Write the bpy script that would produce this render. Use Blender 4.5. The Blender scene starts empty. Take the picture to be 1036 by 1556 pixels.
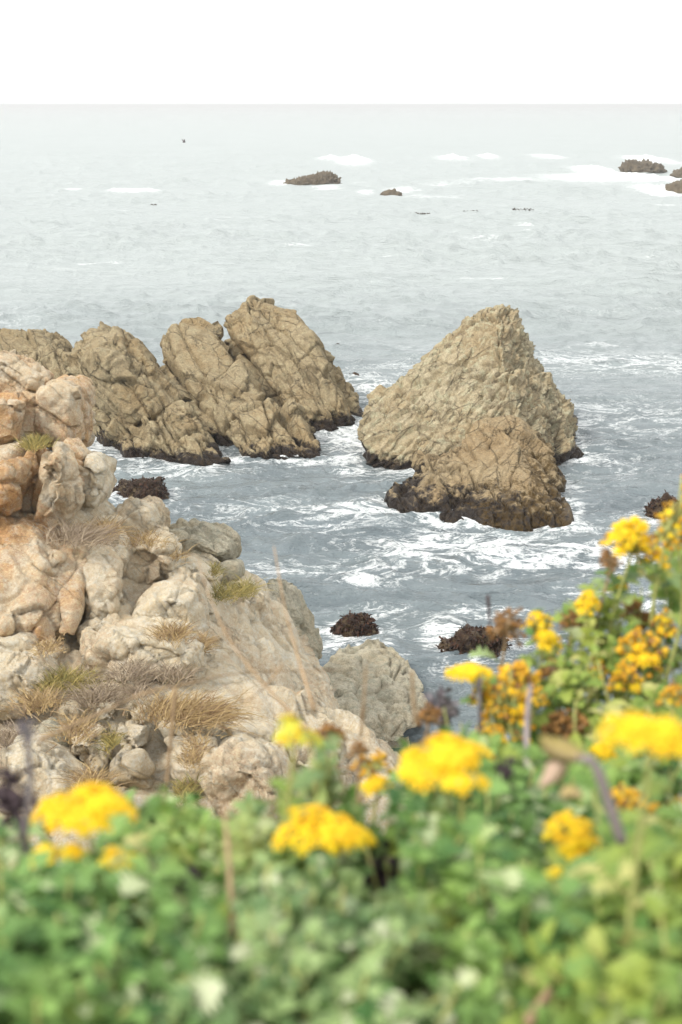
import bpy, bmesh, math, random
import numpy as np
from mathutils import Vector, Matrix, Quaternion, Euler
random.seed(7)
S = bpy.context.scene
R = math.radians

# ------------------------------------------------------------------ camera
H = 10.0
PITCH = R(16.0)
FPX = 1556 * 50 / 36.0
cam_d = bpy.data.cameras.new('camera')
cam_d.sensor_fit = 'VERTICAL'; cam_d.sensor_height = 36; cam_d.sensor_width = 24
cam_d.lens = 50
cam_d.clip_start = 0.05; cam_d.clip_end = 30000
cam_d.dof.use_dof = True; cam_d.dof.focus_distance = 36; cam_d.dof.aperture_fstop = 6.3
cam = bpy.data.objects.new('camera', cam_d)
S.collection.objects.link(cam)
cam.location = (0, 0, H); cam.rotation_euler = (R(90) - PITCH, 0, 0)
S.camera = cam

# ------------------------------------------------------------------ world, sun, exposure
SUN_EL, SUN_AZ = R(45), R(-128)      # high, behind the camera on the left (azimuth from +Y, clockwise)
w = bpy.data.worlds.new('World'); S.world = w; w.use_nodes = True
nt = w.node_tree; nt.nodes.clear()
o_ = nt.nodes.new('ShaderNodeOutputWorld'); b_ = nt.nodes.new('ShaderNodeBackground')
sk = nt.nodes.new('ShaderNodeTexSky'); sk.sky_type = 'NISHITA'; sk.sun_disc = False
sk.sun_elevation = SUN_EL; sk.sun_rotation = SUN_AZ; sk.dust_density = 4
hs = nt.nodes.new('ShaderNodeHueSaturation'); hs.inputs['Saturation'].default_value = 0.15
mx = nt.nodes.new('ShaderNodeMixRGB'); mx.inputs[0].default_value = 0.88
mx.inputs[2].default_value = (9.6, 9.75, 9.75, 1)       # even cloud layer
nt.links.new(sk.outputs[0], hs.inputs['Color']); nt.links.new(hs.outputs[0], mx.inputs[1])
nt.links.new(mx.outputs[0], b_.inputs[0]); b_.inputs[1].default_value = 0.08
nt.links.new(b_.outputs[0], o_.inputs[0])
sd = bpy.data.lights.new('sun', 'SUN'); sd.energy = 1.5; sd.angle = R(11); sd.color = (1, 0.95, 0.87)
sun = bpy.data.objects.new('sun', sd); S.collection.objects.link(sun)
dirv = Vector((math.sin(SUN_AZ) * math.cos(SUN_EL), math.cos(SUN_AZ) * math.cos(SUN_EL), math.sin(SUN_EL)))
sun.rotation_euler = dirv.to_track_quat('Z', 'Y').to_euler(); sun.location = (-20, -20, 40)
S.view_settings.view_transform = 'Standard'; S.view_settings.look = 'None'
S.view_settings.gamma = 1; S.view_settings.use_curve_mapping = False
S.view_settings.exposure = 1.02
S.cycles.max_bounces = 6; S.cycles.volume_bounces = 0

C = S.collection
cP, sP = math.cos(PITCH), math.sin(PITCH)

def ray(px, py):
    u = (px - 518) / FPX; v = (778 - py) / FPX
    return Vector((u, cP + v * sP, -sP + v * cP))
def at(px, py, Y):
    d = ray(px, py); return Vector((d.x * Y / d.y, Y, H + d.z * Y / d.y))
def onz(px, py, z=0.0):
    d = ray(px, py); t = (z - H) / d.z; return Vector((d.x * t, d.y * t, z))

# ------------------------------------------------------------------ numpy noise
def _hash(ix, iy, iz, seed):
    h = (ix.astype(np.int64) * 374761393 + iy.astype(np.int64) * 668265263 + iz.astype(np.int64) * 2147483647 + seed * 1274126177) & 0xFFFFFFFF
    h = ((h ^ (h >> 13)) * 1274126177) & 0xFFFFFFFF
    h = ((h ^ (h >> 16)) * 2246822519) & 0xFFFFFFFF
    return h ^ (h >> 15)
def perlin(P, seed=0):
    Pi = np.floor(P); f = P - Pi; Pi = Pi.astype(np.int64)
    u = f * f * f * (f * (f * 6 - 15) + 10)
    out = np.zeros(len(P))
    for dx in (0, 1):
        wx = u[:, 0] if dx else 1 - u[:, 0]
        for dy in (0, 1):
            wy = u[:, 1] if dy else 1 - u[:, 1]
            for dz in (0, 1):
                wz = u[:, 2] if dz else 1 - u[:, 2]
                h = _hash(Pi[:, 0] + dx, Pi[:, 1] + dy, Pi[:, 2] + dz, seed)
                gx = (h & 1023) / 511.5 - 1; gy = ((h >> 10) & 1023) / 511.5 - 1; gz = ((h >> 20) & 1023) / 511.5 - 1
                out += wx * wy * wz * (gx * (f[:, 0] - dx) + gy * (f[:, 1] - dy) + gz * (f[:, 2] - dz))
    return out * 1.3
def fbm(P, octs=4, seed=0, gain=0.5):
    o = np.zeros(len(P)); a = 1.0
    for k in range(octs):
        o += a * perlin(P * (2.03 ** k) + k * 17.3, seed + k); a *= gain
    return o
def worley(P, seed=0):
    Pi = np.floor(P).astype(np.int64); n = len(P)
    f1 = np.full(n, 9.0); f2 = np.full(n, 9.0); cid = np.zeros(n)
    for dx in (-1, 0, 1):
        for dy in (-1, 0, 1):
            for dz in (-1, 0, 1):
                c = Pi + np.array((dx, dy, dz))
                h = _hash(c[:, 0], c[:, 1], c[:, 2], seed)
                q = np.stack([(h & 1023) / 1023., ((h >> 10) & 1023) / 1023., ((h >> 20) & 1023) / 1023.], 1) * 0.9 + 0.05
                d = np.sqrt((((c + q) - P) ** 2).sum(1))
                nw = d < f1
                f2 = np.where(nw, f1, np.minimum(f2, d))
                cid = np.where(nw, ((h >> 7) & 4095) / 4095., cid)
                f1 = np.where(nw, d, f1)
    return f1, f2, cid
def facets(P, seed=0):
    Pi = np.floor(P).astype(np.int64); n = len(P)
    f1 = np.full(n, 9.0); f2 = np.full(n, 9.0); dv = np.zeros((n, 3)); hh = np.zeros(n, dtype=np.int64)
    for dx in (-1, 0, 1):
        for dy in (-1, 0, 1):
            for dz in (-1, 0, 1):
                c = Pi + np.array((dx, dy, dz))
                h = _hash(c[:, 0], c[:, 1], c[:, 2], seed)
                q = np.stack([(h & 1023) / 1023., ((h >> 10) & 1023) / 1023., ((h >> 20) & 1023) / 1023.], 1) * 0.9 + 0.05
                v = P - (c + q); d = np.sqrt((v ** 2).sum(1)); nw = d < f1
                f2 = np.where(nw, f1, np.minimum(f2, d)); f1 = np.where(nw, d, f1)
                dv = np.where(nw[:, None], v, dv); hh = np.where(nw, h, hh)
    h2 = _hash(hh, hh * 0, hh * 0, seed + 9)
    g = np.stack([(h2 & 1023) / 511.5 - 1, ((h2 >> 10) & 1023) / 511.5 - 1, ((h2 >> 20) & 1023) / 511.5 - 1], 1)
    return f2 - f1, (g * dv).sum(1), ((hh >> 7) & 4095) / 4095.
def sstep(a, b, x):
    t = np.clip((x - a) / (b - a), 0, 1); return t * t * (3 - 2 * t)

# ------------------------------------------------------------------ materials
def newmat(name):
    m = bpy.data.materials.new(name); m.use_nodes = True
    n = m.node_tree; n.nodes.clear()
    out = n.nodes.new('ShaderNodeOutputMaterial'); p = n.nodes.new('ShaderNodeBsdfPrincipled')
    n.links.new(p.outputs[0], out.inputs[0])
    return m, n, p, out
class NB:
    def __init__(s, n): s.n = n
    def noise(s, vec, scale, detail=4, rough=0.55, dist=0.0):
        t = s.n.nodes.new('ShaderNodeTexNoise'); t.inputs['Scale'].default_value = scale
        t.inputs['Detail'].default_value = detail; t.inputs['Roughness'].default_value = rough
        t.inputs['Distortion'].default_value = dist
        if vec is not None: s.n.links.new(vec, t.inputs['Vector'])
        return t.outputs['Fac']
    def vor(s, vec, scale, feature='F1', rnd=1.0):
        t = s.n.nodes.new('ShaderNodeTexVoronoi'); t.feature = feature; t.inputs['Scale'].default_value = scale
        if vec is not None: s.n.links.new(vec, t.inputs['Vector'])
        return t
    def ramp(s, fac, stops):
        t = s.n.nodes.new('ShaderNodeValToRGB'); e = t.color_ramp.elements
        while len(e) < len(stops): e.new(0.5)
        for i, (p, c) in enumerate(stops):
            e[i].position = p; e[i].color = (c, c, c, 1) if not hasattr(c, '__len__') else (*c, 1)
        s.n.links.new(fac, t.inputs[0]); return t.outputs[0]
    def mix(s, fac, a, b, mode='MIX'):
        t = s.n.nodes.new('ShaderNodeMixRGB'); t.blend_type = mode
        for i, v in enumerate((fac, a, b)):
            if isinstance(v, (int, float)): t.inputs[i].default_value = v if i == 0 else (v, v, v, 1)
            elif isinstance(v, tuple): t.inputs[i].default_value = (*v, 1)
            else: s.n.links.new(v, t.inputs[i])
        return t.outputs[0]
    def math(s, op, a, b=0.0, clamp=False):
        t = s.n.nodes.new('ShaderNodeMath'); t.operation = op; t.use_clamp = clamp
        for i, v in enumerate((a, b)):
            if isinstance(v, (int, float)): t.inputs[i].default_value = v
            else: s.n.links.new(v, t.inputs[i])
        return t.outputs[0]
    def map(s, vec, scale=(1, 1, 1), rot=(0, 0, 0)):
        t = s.n.nodes.new('ShaderNodeMapping'); t.inputs['Scale'].default_value = scale; t.inputs['Rotation'].default_value = rot
        s.n.links.new(vec, t.inputs['Vector']); return t.outputs[0]
    def bump(s, h, strength=0.5, dist=0.02, normal=None):
        t = s.n.nodes.new('ShaderNodeBump'); t.inputs['Strength'].default_value = strength; t.inputs['Distance'].default_value = dist
        s.n.links.new(h, t.inputs['Height'])
        if normal is not None: s.n.links.new(normal, t.inputs['Normal'])
        return t.outputs[0]
    def pos(s):
        return s.n.nodes.new('ShaderNodeNewGeometry').outputs['Position']
    def sepz(s, v):
        t = s.n.nodes.new('ShaderNodeSeparateXYZ'); s.n.links.new(v, t.inputs[0]); return t.outputs

def rock_material(name, base, dark, pale, stain, stain_amt=0.5, lichen=None, lichen_amt=0.0, tide=None, tide_h=0.5,
                  moss_h=0.0, scale=1.0, bump=1.0, grain=1.0, seam=0.0, seam_rot=0.0, dark_amt=0.75):
    m, n, p, out = newmat(name); b = NB(n); P = b.pos()
    big = b.noise(P, 0.55 * scale, 5, 0.6, 0.4); mid = b.noise(P, 2.6 * scale, 6, 0.65, 0.3); fine = b.noise(P, 14 * scale, 5, 0.7)
    col = b.mix(b.ramp(mid, [(0.38, 0.0), (0.62, 1.0)]), base, pale)
    col = b.mix(b.ramp(b.noise(P, 1.3 * scale, 6, 0.7, 0.8), [(0.52, 0.0), (0.68, dark_amt)]), col, dark)
    col = b.mix(b.math('MULTIPLY', b.ramp(big, [(0.44, 0.0), (0.62, 1.0)]), stain_amt), col, stain)
    if lichen:
        lz = b.noise(P, 3.7 * scale, 7, 0.75, 0.2)
        col = b.mix(b.math('MULTIPLY', b.ramp(lz, [(0.5, 0.0), (0.6, 1.0)]), lichen_amt), col, lichen)
    # mineral grain: light and dark crystals
    g = b.vor(P, 62 * grain).outputs['Color']
    gs = n.nodes.new('ShaderNodeSeparateColor'); n.links.new(g, gs.inputs[0])
    col = b.mix(0.55, col, b.ramp(gs.outputs[0], [(0.0, 0.28), (0.25, 0.44), (0.7, 0.53), (1.0, 0.72)]), 'OVERLAY')
    col = b.mix(0.5, col, b.ramp(fine, [(0.3, 0.36), (0.7, 0.64)]), 'OVERLAY')
    rough = 0.9
    hcr = None
    if seam > 0:      # thin dark lines along a warped crack pattern that also drives the bump
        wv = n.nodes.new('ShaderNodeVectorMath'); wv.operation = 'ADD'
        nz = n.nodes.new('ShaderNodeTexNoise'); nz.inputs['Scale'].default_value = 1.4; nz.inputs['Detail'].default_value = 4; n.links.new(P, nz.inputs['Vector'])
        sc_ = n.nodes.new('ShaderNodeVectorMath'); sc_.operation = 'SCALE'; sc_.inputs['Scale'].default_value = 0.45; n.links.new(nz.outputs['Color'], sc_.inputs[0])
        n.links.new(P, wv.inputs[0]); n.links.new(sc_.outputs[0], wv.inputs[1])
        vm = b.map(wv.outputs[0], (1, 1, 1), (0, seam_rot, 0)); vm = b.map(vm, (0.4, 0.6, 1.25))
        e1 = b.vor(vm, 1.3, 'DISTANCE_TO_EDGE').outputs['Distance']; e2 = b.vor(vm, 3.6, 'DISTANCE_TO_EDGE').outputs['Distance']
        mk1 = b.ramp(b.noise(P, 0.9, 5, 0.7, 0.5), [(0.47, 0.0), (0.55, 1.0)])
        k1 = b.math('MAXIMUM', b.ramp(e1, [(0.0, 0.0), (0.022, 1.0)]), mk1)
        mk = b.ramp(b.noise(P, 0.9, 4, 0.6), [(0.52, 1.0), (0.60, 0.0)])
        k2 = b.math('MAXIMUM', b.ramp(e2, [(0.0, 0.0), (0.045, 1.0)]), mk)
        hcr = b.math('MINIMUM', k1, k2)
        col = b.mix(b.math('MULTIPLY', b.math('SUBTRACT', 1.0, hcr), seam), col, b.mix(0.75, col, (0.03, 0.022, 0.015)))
    if tide:
        z = b.sepz(P)[2]
        tn = b.math('MULTIPLY', b.math('SUBTRACT', b.noise(P, 1.6, 7, 0.75, 0.6), 0.5), 3.4 * tide_h)
        tz = b.math('SUBTRACT', z, tn)
        fac = b.math('SUBTRACT', 1.0, b.math('DIVIDE', tz, tide_h), True)
        fac = b.ramp(fac, [(0.12, 0.0), (0.45, 1.0)]); rough = b.ramp(fac, [(0.0, 0.9), (1.0, 0.35)])
        tcol = b.mix(b.ramp(b.noise(P, 5, 5, 0.7), [(0.48, 0.0), (0.70, 1.0)]), tide, (0.06, 0.038, 0.016))
        col = b.mix(fac, col, tcol)
        if moss_h > 0:
            mt = b.math('SUBTRACT', b.math('ADD', z, b.math('MULTIPLY', b.math('SUBTRACT', b.sepz(P)[0], 4.6), -0.5)),
                        b.math('MULTIPLY', b.math('SUBTRACT', b.noise(P, 2.3, 6, 0.8), 0.5), 3.5))
            mf = b.math('SUBTRACT', 1.0, b.math('DIVIDE', mt, moss_h), True)
            mf = b.math('MULTIPLY', b.ramp(mf, [(0.1, 0.0), (0.4, 0.9)]), b.ramp(b.noise(P, 4.5, 6, 0.75), [(0.42, 0.0), (0.52, 1.0)]))
            col = b.mix(mf, col, b.mix(b.noise(P, 7, 4, 0.7), (0.025, 0.016, 0.008), (0.14, 0.085, 0.022)))
    n.links.new(col, p.inputs['Base Color']); (n.links.new(rough, p.inputs['Roughness']) if tide else setattr(p.inputs['Roughness'], 'default_value', rough))
    p.inputs['Specular IOR Level'].default_value = 0.25
    h0 = b.bump(hcr, min(1.0, seam + .1), 0.07) if hcr is not None else None
    h1 = b.bump(b.noise(P, 6 * scale, 9, 0.74, 0.3), 1.0 * bump, 0.09, h0)
    h2 = b.bump(b.noise(P, 45 * scale, 5, 0.7), 0.7 * bump, 0.012, h1)
    n.links.new(h2, p.inputs['Normal'])
    return m

M = {}
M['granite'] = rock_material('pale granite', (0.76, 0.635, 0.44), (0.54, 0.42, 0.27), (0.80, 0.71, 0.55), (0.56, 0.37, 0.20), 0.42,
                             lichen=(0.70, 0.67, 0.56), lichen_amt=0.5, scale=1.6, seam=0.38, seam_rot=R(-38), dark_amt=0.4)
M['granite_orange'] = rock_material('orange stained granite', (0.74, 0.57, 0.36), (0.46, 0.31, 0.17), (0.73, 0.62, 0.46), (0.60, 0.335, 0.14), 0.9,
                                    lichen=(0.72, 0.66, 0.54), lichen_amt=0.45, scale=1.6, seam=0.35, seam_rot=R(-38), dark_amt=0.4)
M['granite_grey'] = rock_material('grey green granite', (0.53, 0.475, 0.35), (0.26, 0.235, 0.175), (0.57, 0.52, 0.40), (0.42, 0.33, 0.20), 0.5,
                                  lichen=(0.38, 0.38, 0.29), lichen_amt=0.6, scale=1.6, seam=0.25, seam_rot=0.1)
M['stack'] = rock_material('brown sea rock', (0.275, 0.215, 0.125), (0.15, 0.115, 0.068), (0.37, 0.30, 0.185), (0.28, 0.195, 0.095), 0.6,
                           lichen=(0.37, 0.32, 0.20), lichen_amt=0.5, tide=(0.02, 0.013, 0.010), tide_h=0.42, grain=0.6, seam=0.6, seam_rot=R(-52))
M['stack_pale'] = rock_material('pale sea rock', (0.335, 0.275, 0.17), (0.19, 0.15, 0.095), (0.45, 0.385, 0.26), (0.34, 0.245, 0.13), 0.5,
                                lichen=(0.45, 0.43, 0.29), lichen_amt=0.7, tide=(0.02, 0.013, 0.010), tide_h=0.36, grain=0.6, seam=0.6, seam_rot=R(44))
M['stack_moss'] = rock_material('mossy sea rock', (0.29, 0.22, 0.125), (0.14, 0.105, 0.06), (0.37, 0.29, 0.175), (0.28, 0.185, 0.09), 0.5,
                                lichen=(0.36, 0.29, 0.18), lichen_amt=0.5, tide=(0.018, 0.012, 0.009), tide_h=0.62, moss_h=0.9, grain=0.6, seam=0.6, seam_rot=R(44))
M['wet'] = rock_material('weedy wet rock', (0.03, 0.016, 0.012), (0.012, 0.008, 0.007), (0.06, 0.033, 0.016), (0.03, 0.02, 0.012), 0.4,
                         lichen=(0.34, 0.26, 0.13), lichen_amt=0.25)
M['wet'].node_tree.nodes['Principled BSDF'].inputs['Roughness'].default_value = 0.35
M['far'] = rock_material('far sea rock', (0.10, 0.083, 0.06), (0.05, 0.04, 0.03), (0.15, 0.12, 0.08), (0.12, 0.09, 0.06), 0.4, scale=0.3)

def simple(name, col, rough=0.7, var=0.25, scale=20, transl=0.0, rnd=0.0, spec=0.3, col2=None):
    m, n, p, out = newmat(name); b = NB(n)
    tc = n.nodes.new('ShaderNodeTexCoord').outputs['Object']
    c2 = col2 or tuple(c * (1 - var) for c in col)
    col_s = b.mix(b.ramp(b.noise(tc, scale, 4, 0.6), [(0.35, 0.0), (0.65, 1.0)]), c2, col)
    if rnd:
        oi = n.nodes.new('ShaderNodeObjectInfo').outputs['Random']
        col_s = b.mix(rnd, col_s, b.ramp(oi, [(0.0, 0.30), (1.0, 0.70)]), 'OVERLAY')
    n.links.new(col_s, p.inputs['Base Color']); p.inputs['Roughness'].default_value = rough
    p.inputs['Specular IOR Level'].default_value = spec
    if transl:
        t = n.nodes.new('ShaderNodeBsdfTranslucent'); n.links.new(col_s, t.inputs[0])
        ms = n.nodes.new('ShaderNodeMixShader'); ms.inputs[0].default_value = transl
        n.links.new(p.outputs[0], ms.inputs[1]); n.links.new(t.outputs[0], ms.inputs[2]); n.links.new(ms.outputs[0], out.inputs[0])
    return m
M['petal'] = simple('yellow petal', (0.88, 0.55, 0.012), 0.6, 0.2, 60, 0.2, 0.5, col2=(0.90, 0.65, 0.02))
M['petal_gold'] = simple('golden petal', (0.80, 0.46, 0.02), 0.7, 0.4, 60, 0.1, 0.6, col2=(0.52, 0.28, 0.03))
M['petal_pale'] = simple('pale yellow petal', (0.82, 0.72, 0.06), 0.6, 0.2, 60, 0.2, 0.3, col2=(0.55, 0.60, 0.10))
M['petal_brown'] = simple('withered petal', (0.34, 0.17, 0.04), 0.8, 0.5, 60, 0.0, 0.7, col2=(0.17, 0.09, 0.04))
M['stem_green'] = simple('green stem', (0.42, 0.45, 0.16), 0.7, 0.25, 30, col2=(0.36, 0.34, 0.11))
M['stem_dry'] = simple('dry stalk', (0.42, 0.29, 0.17), 0.8, 0.35, 30)
M['stem_grey'] = simple('grey weathered stalk', (0.30, 0.25, 0.25), 0.9, 0.35, 30)
M['stem_dark'] = simple('dead purple brown twig', (0.10, 0.07, 0.075), 0.9, 0.4, 40)

def leaf_mat(name, c1, c2, c3):
    m, n, p, out = newmat(name); b = NB(n)
    P = b.pos()
    a = n.nodes.new('ShaderNodeAttribute'); a.attribute_name = 'tone'
    oi = n.nodes.new('ShaderNodeObjectInfo').outputs['Random']
    f = b.math('FRACT', b.math('ADD', a.outputs['Fac'], b.math('MULTIPLY', oi, 3.7)))
    col = b.mix(b.ramp(f, [(0.0, 0.0), (0.55, 1.0)]), c1, c2)
    col = b.mix(b.ramp(f, [(0.82, 0.0), (0.90, 1.0)]), col, c3)
    col = b.mix(b.ramp(b.noise(P, 7, 3, 0.5), [(0.46, 0.0), (0.64, 0.75)]), col, (c2[0] * 1.25, c2[1] * 1.05, c2[2] * .8))
    col = b.mix(b.ramp(b.noise(P, 11, 3, 0.5), [(0.56, 0.0), (0.66, 0.7)]), col, c1)
    n.links.new(col, p.inputs['Base Color']); p.inputs['Roughness'].default_value = 0.6
    p.inputs['Specular IOR Level'].default_value = 0.35
    t = n.nodes.new('ShaderNodeBsdfTranslucent'); n.links.new(col, t.inputs[0])
    ms = n.nodes.new('ShaderNodeMixShader'); ms.inputs[0].default_value = 0.22
    n.links.new(p.outputs[0], ms.inputs[1]); n.links.new(t.outputs[0], ms.inputs[2]); n.links.new(ms.outputs[0], out.inputs[0])
    return m
M['leaf'] = leaf_mat('green leaf', (0.045, 0.125, 0.03), (0.21, 0.36, 0.10), (0.52, 0.58, 0.33))
M['leaf_lime'] = leaf_mat('lime green leaf', (0.10, 0.21, 0.045), (0.27, 0.36, 0.075), (0.50, 0.48, 0.18))
M['leaf_sage'] = leaf_mat('sage green leaf', (0.08, 0.16, 0.055), (0.30, 0.41, 0.16), (0.54, 0.58, 0.37))

def grass_mat(name, c1, c2):
    m, n, p, out = newmat(name); b = NB(n)
    a = n.nodes.new('ShaderNodeAttribute'); a.attribute_name = 'tone'
    col = b.ramp(a.outputs['Fac'], [(0.0, c1), (1.0, c2)])
    n.links.new(col, p.inputs['Base Color']); p.inputs['Roughness'].default_value = 0.8
    return m
M['grass_dry'] = grass_mat('dry grass', (0.27, 0.18, 0.11), (0.56, 0.42, 0.20))
M['grass_grey'] = grass_mat('grey brown grass', (0.22, 0.17, 0.13), (0.46, 0.37, 0.26))
M['grass_green'] = grass_mat('yellow green grass', (0.15, 0.15, 0.05), (0.46, 0.36, 0.12))

# ------------------------------------------------------------------ object helpers
def tag(o, label=None, cat=None, group=None, kind=None):
    if label: o['label'] = label
    if cat: o['category'] = cat
    if group: o['group'] = group
    if kind: o['kind'] = kind
    return o
def link(name, me, parent=None, loc=None):
    o = bpy.data.objects.new(name, me); C.objects.link(o)
    if parent is not None: o.parent = parent
    if loc is not None: o.location = loc
    return o
def empty(name, loc, label, cat, group=None):
    e = bpy.data.objects.new(name, None); C.objects.link(e); e.location = loc; e.empty_display_size = 0.1
    return tag(e, label, cat, group)
def mesh_from(name, V, F, mat, smooth=True, tone=None):
    me = bpy.data.meshes.new(name)
    V = np.asarray(V, dtype=np.float32)
    if isinstance(F, np.ndarray):
        k = F.shape[1]
        me.vertices.add(len(V)); me.vertices.foreach_set('co', V.ravel())
        me.loops.add(F.size); me.loops.foreach_set('vertex_index', F.astype(np.int32).ravel())
        me.polygons.add(len(F)); me.polygons.foreach_set('loop_start', np.arange(0, F.size, k, dtype=np.int32))
        me.update(calc_edges=True); me.validate()
    else:
        me.from_pydata([tuple(v) for v in V], [], F)
    me.materials.append(mat)
    me.polygons.foreach_set('use_smooth', np.full(len(me.polygons), smooth))
    if tone is not None:
        a = me.attributes.new('tone', 'FLOAT', 'POINT'); a.data.foreach_set('value', np.asarray(tone, dtype=np.float32))
    me.update()
    return me
def get_np(me):
    V = np.empty(len(me.vertices) * 3, dtype=np.float64); me.vertices.foreach_get('co', V)
    N = np.empty(len(me.vertices) * 3, dtype=np.float64); me.vertices.foreach_get('normal', N)
    E = np.empty(len(me.edges) * 2, dtype=np.int64); me.edges.foreach_get('vertices', E)
    return V.reshape(-1, 3), N.reshape(-1, 3), E.reshape(-1, 2)
def set_np(me, V):
    me.vertices.foreach_set('co', V.astype(np.float32).ravel()); me.update()
def normals(me):
    N = np.empty(len(me.vertices) * 3, dtype=np.float64); me.vertices.foreach_get('normal', N); return N.reshape(-1, 3)
def smooth(V, E, it, lam=0.6):
    n = len(V); deg = np.bincount(E.ravel(), minlength=n).astype(float); deg[deg == 0] = 1
    for _ in range(it):
        nv = np.empty_like(V)
        for k in range(3):
            nv[:, k] = (np.bincount(E[:, 0], V[E[:, 1], k], n) + np.bincount(E[:, 1], V[E[:, 0], k], n)) / deg
        V = V + lam * (nv - V)
    return V

def rotY(a):
    c, s = math.cos(a), math.sin(a); return np.array(((c, 0, s), (0, 1, 0), (-s, 0, c)))
def rotZ(a):
    c, s = math.cos(a), math.sin(a); return np.array(((c, -s, 0), (s, c, 0), (0, 0, 1)))

def crackle(P, sc, seed, A, Cc, wd, rot=0.0, pillow=0.0):
    Q = P @ rotY(rot).T
    Q = Q + 0.22 * np.stack([fbm(Q * 0.9, 2, seed + 5), fbm(Q * 0.9, 2, seed + 6), fbm(Q * 0.9, 2, seed + 7)], 1) * max(sc)
    f1, f2, cid = worley(Q / np.array(sc), seed)
    e = f2 - f1
    d = A * (cid - 0.5) * sstep(0.0, 0.10, e) - Cc * np.exp(-(e / wd) ** 2)
    if pillow: d = d + pillow * (np.sqrt(np.clip(e, 0, 1)) - 0.5)
    return d

def chip(P, sc, seed, T, A_, Cc, wd, rot, warp=0.12):
    Q = P @ rotY(rot).T
    Q = Q + warp * np.stack([fbm(Q * 1.1, 2, seed + 5), fbm(Q * 1.1, 2, seed + 6), fbm(Q * 1.1, 2, seed + 7)], 1) * max(sc)
    e, t, cid = facets(Q / np.array(sc), seed)
    return T * t + A_ * (cid - 0.5) - Cc * np.exp(-(e / wd) ** 2)
def joints(P, rot, space, depth, wd, seed, wob=0.10):
    Q = P @ rotY(rot).T
    u = Q[:, 2] / space + wob * fbm(Q * 0.5, 3, seed) + 0.35 * np.sin(Q[:, 1] * 0.7 + seed) * wob
    k = np.floor(u); f = u - k
    on = (_hash(k.astype(np.int64), k.astype(np.int64) * 0, k.astype(np.int64) * 0, seed) & 255) / 255.
    on = np.where(on > 0.3, on, 0) * sstep(-0.25, 0.1, fbm(Q * 0.45 + k[:, None] * 3.1, 2, seed + 2))
    d = np.minimum(f, 1 - f) * space
    return -depth * on * np.exp(-(d / wd) ** 2)
GROOVES = []
def groove(px0, py0, px1, py1, Y, depth, wd):
    a = at(px0, py0, Y); b_ = at(px1, py1, Y); t = (b_ - a).normalized(); nrm = t.cross(ray((px0 + px1) / 2, (py0 + py1) / 2).normalized()).normalized()
    GROOVES.append((np.array(a), np.array(t), np.array(nrm), (b_ - a).length, depth, wd))
groove(228, 520, 348, 680, 43.5, 0.75, 0.13); groove(348, 514, 442, 640, 45.0, 0.7, 0.12); groove(196, 512, 290, 606, 43.5, 0.16, 0.05)
groove(184, 662, 288, 606, 41.5, 0.35, 0.07); groove(338, 652, 400, 608, 42.5, 0.35, 0.07); groove(236, 636, 262, 690, 41, 0.22, 0.05)
groove(474, 496, 552, 640, 46, 0.22, 0.06); groove(400, 470, 520, 600, 47, 0.12, 0.04)
def disp_stack(P, N, seed, k=1.0):
    rot = R(-52)                         # joints dip down to the right
    d = chip(P, (3.0, 2.2, 1.2), seed, 0.34, 0.14, 0.09, 0.02, rot, 0.04)
    d += joints(P, rot, 1.15, 0.26, 0.05, seed + 3, 0.05)
    d += joints(P, rot + R(88), 1.5, 0.12, 0.035, seed + 4)
    m = sstep(-0.05, 0.4, fbm(P * 0.55, 3, seed + 70) + 0.45 * sstep(1.5, 0.3, P[:, 2]) + 0.2)
    d += (0.2 + 0.8 * m) * chip(P, (1.2, 0.8, 0.42), seed + 11, 0.20, 0.10, 0.06, 0.035, rot + 0.1, 0.04)
    d += (0.1 + 0.9 * m) * chip(P, (0.46, 0.36, 0.17), seed + 23, 0.08, 0.05, 0.03, 0.05, rot - 0.15, 0.05)
    d += 0.03 * fbm(P * 1.3, 6, seed + 40, 0.65)
    if seed < 30:
        wob = 0.07 * fbm(P * 1.3, 3, 5)
        for a, t, nr, L, dep, wd in GROOVES:
            q = P - a; u = q @ t; dd = q @ nr + wob
            d -= dep * np.exp(-(dd / wd) ** 2) * sstep(-0.3, 0.1, u) * sstep(L + 0.3, L - 0.1, u)
    return d * k
def disp_pyramid(P, N, seed, k=1.0):
    rot = R(44)
    d = chip(P, (3.0, 1.8, 1.1), seed, 0.34, 0.12, 0.08, 0.03, rot, 0.04)
    a0 = at(752, 470, 42.5); a1 = at(802, 670, 38.8); xr = a1.x + (a0.x - a1.x) * np.clip((P[:, 2] - a1.z) / (a0.z - a1.z), 0, 1.1)
    rid = np.exp(-((P[:, 0] - xr + 0.35) / 0.75) ** 2)
    d += joints(P, rot, 0.8, 0.12, 0.04, seed + 3)
    d += crackle(P, (0.85, 0.6, 0.36), seed + 11, 0.07, 0.06, 0.08, rot, 0.12) * (0.08 + 0.75 * rid)
    d += chip(P, (0.9, 0.6, 0.28), seed + 19, 0.15, 0.09, 0.05, 0.04, rot, 0.05)
    d += chip(P, (0.40, 0.34, 0.16), seed + 23, 0.075, 0.05, 0.03, 0.05, rot)
    d += 0.035 * fbm(P * 1.2, 6, seed + 40, 0.65)
    return d * k
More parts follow.
